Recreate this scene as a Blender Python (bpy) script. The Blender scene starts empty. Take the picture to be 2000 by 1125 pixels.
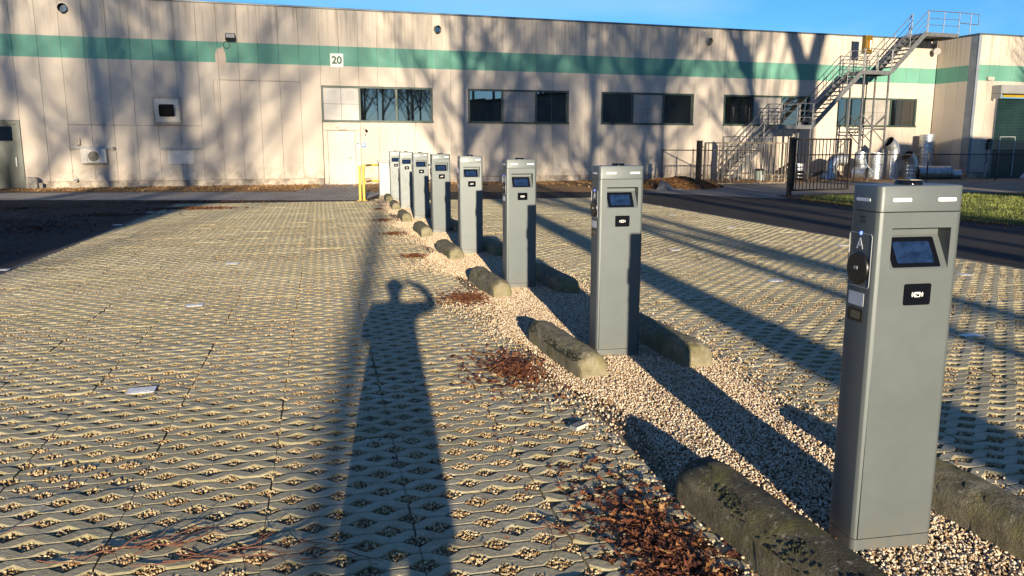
import bpy, bmesh, math, random
import numpy as np
from mathutils import Vector, Matrix, noise
random.seed(7); RNG = np.random.default_rng(7)
S = bpy.context.scene
COL = S.collection
PI = math.pi
R = math.radians

# ------------------------------------------------------------------ camera, sky, sun, exposure
cam_d = bpy.data.cameras.new('camera'); cam = bpy.data.objects.new('camera', cam_d); COL.objects.link(cam)
cam.location = (0, 0, 1.55); cam.rotation_euler = (R(90 - 10.097), 0, 0)
cam_d.sensor_width = 36; cam_d.lens = 27.975; cam_d.clip_start = 0.05; cam_d.clip_end = 2000
S.camera = cam
SUN_AZ = R(171.5); SUN_EL = R(9.8)
W = bpy.data.worlds.new('World'); S.world = W; W.use_nodes = True
wn = W.node_tree.nodes; wl = W.node_tree.links
sky = wn.new('ShaderNodeTexSky'); sky.sky_type = 'NISHITA'; sky.sun_disc = False
sky.sun_elevation = SUN_EL; sky.sun_rotation = SUN_AZ; sky.air_density = 1.0; sky.dust_density = 0.1; sky.ozone_density = 7.0
hs = wn.new('ShaderNodeHueSaturation'); hs.inputs['Saturation'].default_value = 1.0
wl.new(sky.outputs[0], hs.inputs['Color']); tcw = wn.new('ShaderNodeTexCoord'); mpw = wn.new('ShaderNodeMapping'); mpw.inputs['Rotation'].default_value = (.35, .5, .3); mpw.inputs['Scale'].default_value = (1.2, 9, 9); wl.new(tcw.outputs['Generated'], mpw.inputs['Vector'])
nzw = wn.new('ShaderNodeTexNoise'); nzw.inputs['Scale'].default_value = 1.3; nzw.inputs['Detail'].default_value = 5; wl.new(mpw.outputs[0], nzw.inputs['Vector'])
rpw = wn.new('ShaderNodeValToRGB'); rpw.color_ramp.elements[0].position = .48; rpw.color_ramp.elements[0].color = (0, 0, 0, 1); rpw.color_ramp.elements[1].position = .75; rpw.color_ramp.elements[1].color = (.22, .22, .22, 1); wl.new(nzw.outputs['Fac'], rpw.inputs['Fac'])
mxw = wn.new('ShaderNodeMix'); mxw.data_type = 'RGBA'; wl.new(rpw.outputs['Color'], mxw.inputs[0]); wl.new(hs.outputs[0], mxw.inputs[6]); mxw.inputs[7].default_value = (4.6, 5.0, 5.6, 1)   # thin high cirrus
wl.new(mxw.outputs[2], wn['Background'].inputs[0]); wn['Background'].inputs[1].default_value = 0.100
sd = bpy.data.lights.new('sun', 'SUN'); sd.energy = 4.8; sd.angle = R(0.5); sd.color = (1.0, 0.84, 0.62)
sun = bpy.data.objects.new('sun', sd); COL.objects.link(sun)
sun_dir = Vector((-math.sin(SUN_AZ) * math.cos(SUN_EL), -math.cos(SUN_AZ) * math.cos(SUN_EL), -math.sin(SUN_EL)))
sun.rotation_euler = sun_dir.to_track_quat('-Z', 'Y').to_euler(); sun.location = (10, -40, 40)
S.view_settings.view_transform = 'Standard'; S.view_settings.look = 'None'
S.view_settings.exposure = 1.12; S.view_settings.gamma = 1.0; S.view_settings.use_curve_mapping = False

# ------------------------------------------------------------------ helpers
def tag(o, label=None, cat=None, group=None, kind=None):
    if label: o['label'] = label
    if cat: o['category'] = cat
    if group: o['group'] = group
    if kind: o['kind'] = kind
    return o

def empty(name, loc=(0, 0, 0), rz=0.0, label=None, cat=None, group=None):
    o = bpy.data.objects.new(name, None); COL.objects.link(o)
    o.empty_display_size = 0.1; o.location = loc; o.rotation_euler = (0, 0, rz)
    return tag(o, label, cat, group)

def link(name, me, parent=None, loc=None, rot=None, scale=None):
    o = bpy.data.objects.new(name, me); COL.objects.link(o)
    if parent: o.parent = parent
    if loc is not None: o.location = loc
    if rot is not None: o.rotation_euler = rot
    if scale is not None: o.scale = scale
    return o

def copy_tree(o, parent=None):
    c = o.copy(); COL.objects.link(c)
    if parent: c.parent = parent
    for ch in list(o.children): copy_tree(ch, c)
    return c

def rotm(rx=0, ry=0, rz=0):
    return Matrix.Rotation(rz, 3, 'Z') @ Matrix.Rotation(ry, 3, 'Y') @ Matrix.Rotation(rx, 3, 'X')

class MB:
    def __init__(s): s.v = []; s.f = []; s.sm = []
    def add(s, vs, fs, smooth=False):
        b = len(s.v); s.v += [tuple(v) for v in vs]
        s.f += [tuple(i + b for i in f) for f in fs]; s.sm += [smooth] * len(fs); return s
    def box(s, c, d, rot=None, bev=0.0):
        hx, hy, hz = d[0] / 2, d[1] / 2, d[2] / 2
        if bev <= 0:
            vs = [Vector((x * hx, y * hy, z * hz)) for z in (-1, 1) for y in (-1, 1) for x in (-1, 1)]
            fs = [(0, 2, 3, 1), (4, 5, 7, 6), (0, 1, 5, 4), (2, 6, 7, 3), (0, 4, 6, 2), (1, 3, 7, 5)]
        else:
            b = min(bev, hx * .9, hy * .9, hz * .9); vs = []; idx = {}
            for x in (-1, 1):
                for y in (-1, 1):
                    for z in (-1, 1):
                        for k, p in enumerate(((hx, hy - b, hz - b), (hx - b, hy, hz - b), (hx - b, hy - b, hz))):
                            idx[(x, y, z, k)] = len(vs); vs.append(Vector((x * p[0], y * p[1], z * p[2])))
            fs = []
            for sg in (-1, 1):
                q = [idx[(sg, a, c2, 0)] for a, c2 in ((-1, -1), (1, -1), (1, 1), (-1, 1))]; fs.append(q if sg > 0 else q[::-1])
                q = [idx[(a, sg, c2, 1)] for a, c2 in ((-1, -1), (1, -1), (1, 1), (-1, 1))]; fs.append(q if sg < 0 else q[::-1])
                q = [idx[(a, c2, sg, 2)] for a, c2 in ((-1, -1), (1, -1), (1, 1), (-1, 1))]; fs.append(q if sg > 0 else q[::-1])
            for a in (-1, 1):
                for c2 in (-1, 1):
                    fs.append((idx[(a, c2, -1, 0)], idx[(a, c2, 1, 0)], idx[(a, c2, 1, 1)], idx[(a, c2, -1, 1)]))
                    fs.append((idx[(a, -1, c2, 0)], idx[(a, 1, c2, 0)], idx[(a, 1, c2, 2)], idx[(a, -1, c2, 2)]))
                    fs.append((idx[(-1, a, c2, 1)], idx[(1, a, c2, 1)], idx[(1, a, c2, 2)], idx[(-1, a, c2, 2)]))
                    for z in (-1, 1): fs.append((idx[(a, c2, z, 0)], idx[(a, c2, z, 1)], idx[(a, c2, z, 2)]))
        if rot is not None: vs = [rot @ v for v in vs]
        c = Vector(c); return s.add([v + c for v in vs], fs)
    def b2(s, x0, x1, y0, y1, z0, z1, bev=0.0):
        return s.box(((x0 + x1) / 2, (y0 + y1) / 2, (z0 + z1) / 2), (abs(x1 - x0), abs(y1 - y0), abs(z1 - z0)), None, bev)
    def tube(s, path, r, n=8, cap=True, smooth=True):
        path = [Vector(p) for p in path]; rs = r if isinstance(r, (list, tuple)) else [r] * len(path)
        vs = []; fs = []; prev = None
        for i, p in enumerate(path):
            t = (path[min(i + 1, len(path) - 1)] - path[max(i - 1, 0)]).normalized()
            if prev is None:
                a = Vector((0, 0, 1)) if abs(t.z) < .9 else Vector((1, 0, 0)); x = t.cross(a).normalized()
            else:
                x = (prev - t * prev.dot(t)); x = x.normalized() if x.length > 1e-6 else t.orthogonal().normalized()
            prev = x; y = t.cross(x)
            for k in range(n):
                a = 2 * PI * k / n; vs.append(p + (x * math.cos(a) + y * math.sin(a)) * rs[i])
        for i in range(len(path) - 1):
            for k in range(n):
                fs.append((i * n + k, i * n + (k + 1) % n, (i + 1) * n + (k + 1) % n, (i + 1) * n + k))
        s.add(vs, fs, smooth)
        if cap: s.add(vs[:n], [tuple(range(n))[::-1]]); s.add(vs[-n:], [tuple(range(n))])
        return s
    def bar(s, p0, p1, w, h=None):
        h = h or w; p0 = Vector(p0); p1 = Vector(p1); t = (p1 - p0); L = t.length; t.normalize()
        up = Vector((0, 0, 1)) if abs(t.z) < .98 else Vector((0, 1, 0))
        x = t.cross(up).normalized(); y = x.cross(t)
        vs = [p + x * a * w / 2 + y * b * h / 2 for p in (p0, p1) for a, b in ((-1, -1), (1, -1), (1, 1), (-1, 1))]
        return s.add(vs, [(0, 1, 2, 3), (7, 6, 5, 4), (0, 4, 5, 1), (1, 5, 6, 2), (2, 6, 7, 3), (3, 7, 4, 0)])
    def prism(s, poly, a0, a1, axis='z', smooth=False):
        # poly: list of 2D points, extruded along axis
        def P(p, a):
            return (p[0], p[1], a) if axis == 'z' else ((p[0], a, p[1]) if axis == 'y' else (a, p[0], p[1]))
        n = len(poly); vs = [P(p, a0) for p in poly] + [P(p, a1) for p in poly]
        s.add(vs, [(i, (i + 1) % n, n + (i + 1) % n, n + i) for i in range(n)], smooth)
        s.add(vs[:n], [tuple(range(n))[::-1]]); s.add(vs[n:], [tuple(range(n))]); return s
    def mesh(s, name, mat=None, fix=True):
        me = bpy.data.meshes.new(name); me.from_pydata(s.v, [], s.f)
        me.polygons.foreach_set('use_smooth', s.sm)
        if fix:
            bm = bmesh.new(); bm.from_mesh(me); bmesh.ops.recalc_face_normals(bm, faces=bm.faces); bm.to_mesh(me); bm.free()
        if mat: me.materials.append(mat)
        me.update(); return me
    def build(s, name, mat=None, parent=None, label=None, **k):
        o = link(name, s.mesh(name, mat), parent, **k)
        if label: o['label'] = label
        return o

def np_mesh(name, v, f, mat=None, smooth=False, attr=None):
    """v (N,3) array, f (M,k) array of equal sized faces"""
    me = bpy.data.meshes.new(name); v = np.asarray(v, np.float32); f = np.asarray(f, np.int32)
    k = f.shape[1]
    me.vertices.add(len(v)); me.vertices.foreach_set('co', v.ravel())
    me.loops.add(f.size); me.loops.foreach_set('vertex_index', f.ravel())
    me.polygons.add(len(f)); me.polygons.foreach_set('loop_start', np.arange(len(f), dtype=np.int32) * k)
    me.polygons.foreach_set('use_smooth', np.full(len(f), smooth))
    me.update(calc_edges=True); me.validate()
    if attr is not None:
        for nm, a in attr.items():
            at = me.attributes.new(nm, 'FLOAT', 'POINT'); at.data.foreach_set('value', np.asarray(a, np.float32))
    if mat: me.materials.append(mat)
    return me

def rrect(x0, x1, y0, y1, r, n=4):
    pts = []
    for cx, cy, a0 in ((x1 - r, y1 - r, 0), (x0 + r, y1 - r, 90), (x0 + r, y0 + r, 180), (x1 - r, y0 + r, 270)):
        for k in range(n + 1):
            a = R(a0 + 90 * k / n); pts.append((cx + r * math.cos(a), cy + r * math.sin(a)))
    return pts

def circ(cx, cy, r, n=20): return [(cx + r * math.cos(2 * PI * k / n), cy + r * math.sin(2 * PI * k / n)) for k in range(n)]

def text_mesh(name, body, size, mat, extrude=0.001, bold=0.0):
    cu = bpy.data.curves.new(name, 'FONT'); cu.body = body; cu.size = size; cu.extrude = extrude
    cu.align_x = 'CENTER'; cu.align_y = 'CENTER'; cu.offset = bold
    o = bpy.data.objects.new(name, cu); COL.objects.link(o)
    dg = bpy.context.evaluated_depsgraph_get(); me = bpy.data.meshes.new_from_object(o.evaluated_get(dg))
    bpy.data.objects.remove(o); bpy.data.curves.remove(cu)
    me.materials.clear(); me.materials.append(mat); me.name = name
    return me

# ------------------------------------------------------------------ materials
def mat(name, col, rough=.6, metal=0.0, spec=.5, var=0.0, vscale=3.0, bump=0.0, bscale=40.0, col2=None, thr=(.4, .6), coords='Object', ior=None, emit=None, coat=0.0, detail=5.0):
    m = bpy.data.materials.new(name); m.use_nodes = True; nt = m.node_tree; N = nt.nodes; L = nt.links
    b = N['Principled BSDF']; b.inputs['Base Color'].default_value = (*col, 1); b.inputs['Roughness'].default_value = rough
    b.inputs['Metallic'].default_value = metal; b.inputs['Specular IOR Level'].default_value = spec
    if ior: b.inputs['IOR'].default_value = ior
    if coat: b.inputs['Coat Weight'].default_value = coat; b.inputs['Coat Roughness'].default_value = .05
    if emit: b.inputs['Emission Color'].default_value = (*emit[:3], 1); b.inputs['Emission Strength'].default_value = emit[3]
    if var or col2 or bump:
        tc = N.new('ShaderNodeTexCoord')
    if var or col2:
        nz = N.new('ShaderNodeTexNoise'); nz.inputs['Scale'].default_value = vscale; nz.inputs['Detail'].default_value = detail; nz.inputs['Roughness'].default_value = .62
        L.new(tc.outputs[coords], nz.inputs['Vector'])
        rp = N.new('ShaderNodeValToRGB'); rp.color_ramp.elements[0].position = thr[0]; rp.color_ramp.elements[1].position = thr[1]
        c2 = col2 or tuple(c * (1 + var) for c in col); c1 = col if col2 else tuple(c * (1 - var) for c in col)
        rp.color_ramp.elements[0].color = (*c1, 1); rp.color_ramp.elements[1].color = (*c2, 1)
        L.new(nz.outputs['Fac'], rp.inputs['Fac']); L.new(rp.outputs['Color'], b.inputs['Base Color'])
    if bump:
        n2 = N.new('ShaderNodeTexNoise'); n2.inputs['Scale'].default_value = bscale; n2.inputs['Detail'].default_value = 4
        L.new(tc.outputs[coords], n2.inputs['Vector'])
        bp = N.new('ShaderNodeBump'); bp.inputs['Strength'].default_value = bump; bp.inputs['Distance'].default_value = .01
        L.new(n2.outputs['Fac'], bp.inputs['Height']); L.new(bp.outputs['Normal'], b.inputs['Normal'])
    return m

class NT:
    """tiny node wiring helper"""
    def __init__(s, name):
        s.m = bpy.data.materials.new(name); s.m.use_nodes = True; s.N = s.m.node_tree.nodes; s.L = s.m.node_tree.links; s.b = s.N['Principled BSDF']
    def n(s, t, **k):
        x = s.N.new(t)
        for a, v in k.items(): setattr(x, a, v)
        return x
    def lk(s, a, b): s.L.new(a, b)
    def co(s, which='Object', scale=None):
        tc = s.n('ShaderNodeTexCoord'); o = tc.outputs[which]
        if scale:
            mp = s.n('ShaderNodeMapping'); mp.inputs['Scale'].default_value = scale; s.lk(o, mp.inputs['Vector']); o = mp.outputs[0]
        return o
    def noise(s, vec, scale, detail=4, rough=.55):
        x = s.n('ShaderNodeTexNoise'); x.inputs['Scale'].default_value = scale; x.inputs['Detail'].default_value = detail; x.inputs['Roughness'].default_value = rough
        if vec is not None: s.lk(vec, x.inputs['Vector'])
        return x.outputs['Fac']
    def ramp(s, fac, stops):
        x = s.n('ShaderNodeValToRGB'); e = x.color_ramp.elements
        while len(e) < len(stops): e.new(.5)
        for i, (p, c) in enumerate(stops):
            e[i].position = p; e[i].color = (c[0], c[1], c[2], 1) if isinstance(c, tuple) else (c, c, c, 1)
        s.lk(fac, x.inputs['Fac']); return x.outputs['Color']
    def math(s, op, a, b=None, clamp=False):
        x = s.n('ShaderNodeMath', operation=op, use_clamp=clamp)
        for i, v in enumerate((a, b)):
            if v is None: continue
            if isinstance(v, (int, float)): x.inputs[i].default_value = v
            else: s.lk(v, x.inputs[i])
        return x.outputs[0]
    def mix(s, fac, a, b, bt='MIX'):
        x = s.n('ShaderNodeMix', data_type='RGBA', blend_type=bt)
        for i, v in ((0, fac), (6, a), (7, b)):
            if isinstance(v, (int, float)): x.inputs[i].default_value = v
            elif isinstance(v, tuple): x.inputs[i].default_value = (*v, 1)
            else: s.lk(v, x.inputs[i])
        return x.outputs[2]
    def bump(s, h, strength=.4, dist=.01):
        x = s.n('ShaderNodeBump'); x.inputs['Strength'].default_value = strength; x.inputs['Distance'].default_value = dist
        s.lk(h, x.inputs['Height']); s.lk(x.outputs[0], s.b.inputs['Normal'])
    def out(s, col=None, rough=None, spec=None):
        if col is not None: s.lk(col, s.b.inputs['Base Color'])
        if rough is not None:
            if isinstance(rough, (int, float)): s.b.inputs['Roughness'].default_value = rough
            else: s.lk(rough, s.b.inputs['Roughness'])
        if spec is not None: s.b.inputs['Specular IOR Level'].default_value = spec
        return s.m
    def attr(s, name):
        x = s.n('ShaderNodeAttribute'); x.attribute_name = name; return x.outputs['Fac']
    def rnd(s): return s.n('ShaderNodeObjectInfo').outputs['Random']

def m_paver():
    t = NT('concrete_paver'); g = t.n('ShaderNodeNewGeometry').outputs['Position']
    big = t.noise(g, .9, 4); mid = t.noise(g, 6, 5, .65); fine = t.noise(g, 160, 3)
    c = t.ramp(mid, [(.3, (.37, .325, .215)), (.55, (.45, .405, .28)), (.75, (.485, .45, .34))])
    c = t.mix(t.ramp(big, [(.38, 0.0), (.62, .55)]), c, (.29, .26, .16))
    edge = t.attr('edge')
    moss = t.math('MULTIPLY', edge, t.ramp(t.noise(g, 14, 4, .7), [(.40, 0.0), (.58, 1.0)]))
    c = t.mix(t.math('MULTIPLY', moss, .6), c, (.20, .175, .05))
    c = t.mix(t.ramp(t.noise(g, 2.3, 6, .7), [(.56, 0.0), (.72, .55)]), c, (.20, .165, .10))
    c = t.mix(t.ramp(fine, [(.35, .25), (.5, 0.0)]), c, (.10, .09, .07))
    t.bump(t.math('ADD', t.math('MULTIPLY', fine, .5), t.noise(g, 45, 4)), .5, .008)
    return t.out(c, .85, .25)

def m_gravel(name='pale_gravel', dark=1.0, tint=(1, 1, 1)):
    t = NT(name); r = t.rnd()
    c = t.ramp(r, [(0, (.16 * dark, .09 * dark, .045 * dark)), (.22, (.34 * dark, .235 * dark, .13 * dark)), (.45, (.52 * dark, .405 * dark, .27 * dark)), (.8, (.60 * dark, .50 * dark, .36 * dark)), (1, (.68 * dark, .61 * dark, .50 * dark))])
    c = t.mix(1.0, c, tint, 'MULTIPLY')
    return t.out(c, .8, .3)

def m_gravel_bed():
    t = NT('gravel_bed'); g = t.n('ShaderNodeNewGeometry').outputs['Position']
    v = t.n('ShaderNodeTexVoronoi'); v.inputs['Scale'].default_value = 75; t.lk(g, v.inputs['Vector'])
    sep = t.n('ShaderNodeSeparateColor'); t.lk(v.outputs['Color'], sep.inputs[0])
    c = t.ramp(sep.outputs[0], [(0, (.13, .08, .045)), (.3, (.30, .225, .13)), (.7, (.40, .315, .20)), (1, (.48, .40, .28))])
    c = t.mix(t.ramp(v.outputs['Distance'], [(.3, 0.0), (.75, .85)]), c, (.06, .042, .025))
    c = t.mix(t.ramp(t.noise(g, 1.7, 5, .7), [(.45, 0.0), (.7, .7)]), c, (.075, .05, .03))
    t.bump(t.math('SUBTRACT', 1.0, v.outputs['Distance']), .9, .012)
    return t.out(c, .9, .2)

def m_asphalt(name='asphalt', a=.022, b=.055):
    t = NT(name); g = t.n('ShaderNodeNewGeometry').outputs['Position']
    c = t.ramp(t.noise(g, .35, 6, .65), [(.3, (a * 1.05, a, a * .95)), (.7, (b * 1.05, b, b * .94))])
    c = t.mix(t.ramp(t.noise(g, .8, 5, .7), [(.50, 0.0), (.68, .7)]), c, (a * 3.6, a * 2.0, a * 1.2))
    v = t.n('ShaderNodeTexVoronoi'); v.inputs['Scale'].default_value = 9; t.lk(g, v.inputs['Vector'])
    c = t.mix(t.ramp(v.outputs['Distance'], [(.02, .7), (.055, 0.0)]), c, (.22, .17, .11))
    t.bump(t.noise(g, 120, 3), .5, .008)
    return t.out(c, .92, .2)

def m_brick():
    t = NT('brick_paving'); g = t.co('Object')
    mp = t.n('ShaderNodeMapping'); mp.inputs['Rotation'].default_value = (0, 0, R(38)); t.lk(g, mp.inputs['Vector'])
    b = t.n('ShaderNodeTexBrick'); b.inputs['Scale'].default_value = 1; b.inputs['Brick Width'].default_value = .22; b.inputs['Row Height'].default_value = .11
    b.inputs['Mortar Size'].default_value = .012; b.inputs['Color1'].default_value = (.36, .325, .28, 1); b.inputs['Color2'].default_value = (.44, .40, .345, 1); b.inputs['Mortar'].default_value = (.06, .05, .04, 1)
    t.lk(mp.outputs[0], b.inputs['Vector'])
    c = t.mix(t.ramp(t.noise(g, 1.1, 5), [(.45, 0.0), (.7, .5)]), b.outputs['Color'], (.12, .095, .07))
    t.bump(t.math('SUBTRACT', 1.0, b.outputs['Fac']), .8, .01)
    return t.out(c, .9, .2)

def m_soil(name, c1, c2, c3, sc=3.0):
    t = NT(name); g = t.n('ShaderNodeNewGeometry').outputs['Position']
    c = t.ramp(t.noise(g, sc, 8, .75), [(.3, c1), (.5, c2), (.7, c3)])
    t.bump(t.noise(g, sc * 12, 5), .8, .03)
    return t.out(c, .95, .15)

def m_panel():
    t = NT('painted_concrete_panel'); o = t.co('Object')
    sx = t.n('ShaderNodeSeparateXYZ'); t.lk(o, sx.inputs[0]); z = sx.outputs['Z']
    base = t.ramp(t.noise(o, .7, 5, .6), [(.3, (.465, .405, .335)), (.7, (.53, .475, .40))])
    rn = t.rnd(); base = t.mix(t.math('MULTIPLY', rn, .16), base, (.42, .375, .32))
    inb = t.math('MULTIPLY', t.math('GREATER_THAN', z, 4.71), t.math('LESS_THAN', z, 5.47))
    green = t.ramp(t.noise(o, .9, 5), [(.3, (.10, .275, .21)), (.7, (.135, .33, .26))])
    green = t.mix(t.math('MULTIPLY', rn, .35), green, (.08, .235, .185))
    # chipped paint where the band is missing
    dx = t.math('MULTIPLY', t.math('ADD', sx.outputs['X'], 11.72), 3.6); dz = t.math('MULTIPLY', t.math('SUBTRACT', z, 4.86), 1.75)
    d = t.math('ADD', t.math('MULTIPLY', dx, dx), t.math('MULTIPLY', dz, dz))
    d = t.math('ADD', d, t.math('MULTIPLY', t.noise(o, 9, 4), .9))
    chip = t.math('LESS_THAN', d, .95)
    c = t.mix(t.math('MULTIPLY', inb, t.math('SUBTRACT', 1.0, chip)), base, green)
    c = t.mix(t.math('MULTIPLY', chip, .6), c, (.47, .37, .29))
    # run-off streaks below the coping, splash dirt near the ground
    st = t.noise(t.co('Object', (5, 5, .22)), 1.6, 6, .7)
    top = t.ramp(t.math('DIVIDE', z, 7.0), [(.62, 0.0), (1.0, 1.0)])
    c = t.mix(t.math('MULTIPLY', t.math('MULTIPLY', t.ramp(st, [(.46, 0.0), (.68, 1.0)]), top), .75), c, (.21, .175, .12))
    low = t.ramp(t.math('DIVIDE', z, 7.0), [(.03, 1.0), (.17, 0.0)])
    c = t.mix(t.math('MULTIPLY', t.math('MULTIPLY', t.ramp(t.noise(o, 2.6, 7, .75), [(.46, 0.0), (.62, 1.0)]), low), .75), c, (.27, .21, .15))
    c = t.mix(t.ramp(t.noise(o, 1.9, 8, .8), [(.60, 0.0), (.80, .5)]), c, (.40, .33, .25))
    t.bump(t.noise(o, 60, 4), .12, .01)
    return t.out(c, .75, .25)

def m_stop(name='mossy_concrete', k=1.0, dk=.8):
    t = NT(name); o = t.n('ShaderNodeNewGeometry').outputs['Position']
    c = t.ramp(t.noise(o, 9, 6, .7), [(.3, (.13 * k, .115 * k, .070 * k)), (.5, (.215 * k, .192 * k, .122 * k)), (.72, (.29 * k, .265 * k, .185 * k))])
    nz = t.n('ShaderNodeNewGeometry'); s = t.n('ShaderNodeSeparateXYZ'); t.lk(nz.outputs['Normal'], s.inputs[0])
    up = t.ramp(s.outputs['Z'], [(.3, 0.0), (.75, 1.0)])
    c = t.mix(t.math('MULTIPLY', up, t.ramp(t.noise(o, 16, 6, .75), [(.36, dk), (.58 if dk < .9 else .7, .05 if dk < .9 else .45)])), c, (.048, .043, .03))
    c = t.mix(t.ramp(t.noise(o, 40, 4, .6), [(.60, 0.0), (.68, .6)]), c, (.34, .33, .27))
    c = t.mix(t.ramp(t.noise(o, 5, 4, .6), [(.5, 0.0), (.68, .55)]), c, (.16, .15, .035))
    t.bump(t.math('ADD', t.noise(o, 55, 5, .7), t.math('MULTIPLY', t.noise(o, 190, 2), .5)), .75, .012)
    return t.out(c, .9, .2)

def m_leaf(name='dead_leaf', cols=((.045, .017, .011), (.11, .038, .019), (.18, .068, .028), (.30, .135, .045))):
    t = NT(name); a = t.attr('tone'); r = t.rnd()
    f = t.math('FRACT', t.math('ADD', a, r))
    c = t.ramp(f, [(0, cols[0]), (.4, cols[1]), (.75, cols[2]), (1, cols[3])])
    return t.out(c, .7, .3)

def m_bark():
    t = NT('bark'); o = t.co('Object', (1, 1, .25))
    c = t.ramp(t.noise(o, 9, 6, .7), [(.3, (.028, .022, .017)), (.7, (.09, .073, .055))])
    t.bump(t.noise(o, 14, 6, .7), .9, .05); return t.out(c, .95, .1)

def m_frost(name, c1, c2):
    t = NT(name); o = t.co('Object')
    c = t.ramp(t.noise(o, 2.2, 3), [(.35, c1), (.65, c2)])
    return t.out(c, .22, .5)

def m_galv():
    t = NT('galvanised_sheet'); o = t.co('Object')
    v = t.n('ShaderNodeTexVoronoi'); v.inputs['Scale'].default_value = 14; t.lk(o, v.inputs['Vector'])
    sp = t.n('ShaderNodeSeparateColor'); t.lk(v.outputs['Color'], sp.inputs[0])
    c = t.ramp(sp.outputs[0], [(0, (.42, .44, .46)), (1, (.66, .68, .70))])
    t.b.inputs['Metallic'].default_value = .85
    t.bump(t.noise(o, 8, 3), .15, .02)
    return t.out(c, t.ramp(sp.outputs[1], [(0, .28), (1, .48)]))

def m_post():
    t = NT('grey_powder_coat'); o = t.co('Object')
    c = t.ramp(t.noise(o, 2.5, 4), [(.3, (.104, .122, .127)), (.7, (.115, .134, .139))]); t.b.inputs['Metallic'].default_value = .32
    low = t.n('ShaderNodeSeparateXYZ'); t.lk(o, low.inputs[0])
    dirt = t.math('MULTIPLY', t.ramp(low.outputs['Z'], [(.0, .55), (.22, 0.0)]), t.ramp(t.noise(o, 18, 6, .7), [(.42, 0.0), (.62, 1.0)]))
    c = t.mix(dirt, c, (.16, .13, .095))
    rr = t.ramp(t.noise(o, 7, 5, .7), [(.35, .42), (.7, .52)])
    t.bump(t.noise(o, 700, 2), .05, .001)
    return t.out(c, rr, .5)

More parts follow.
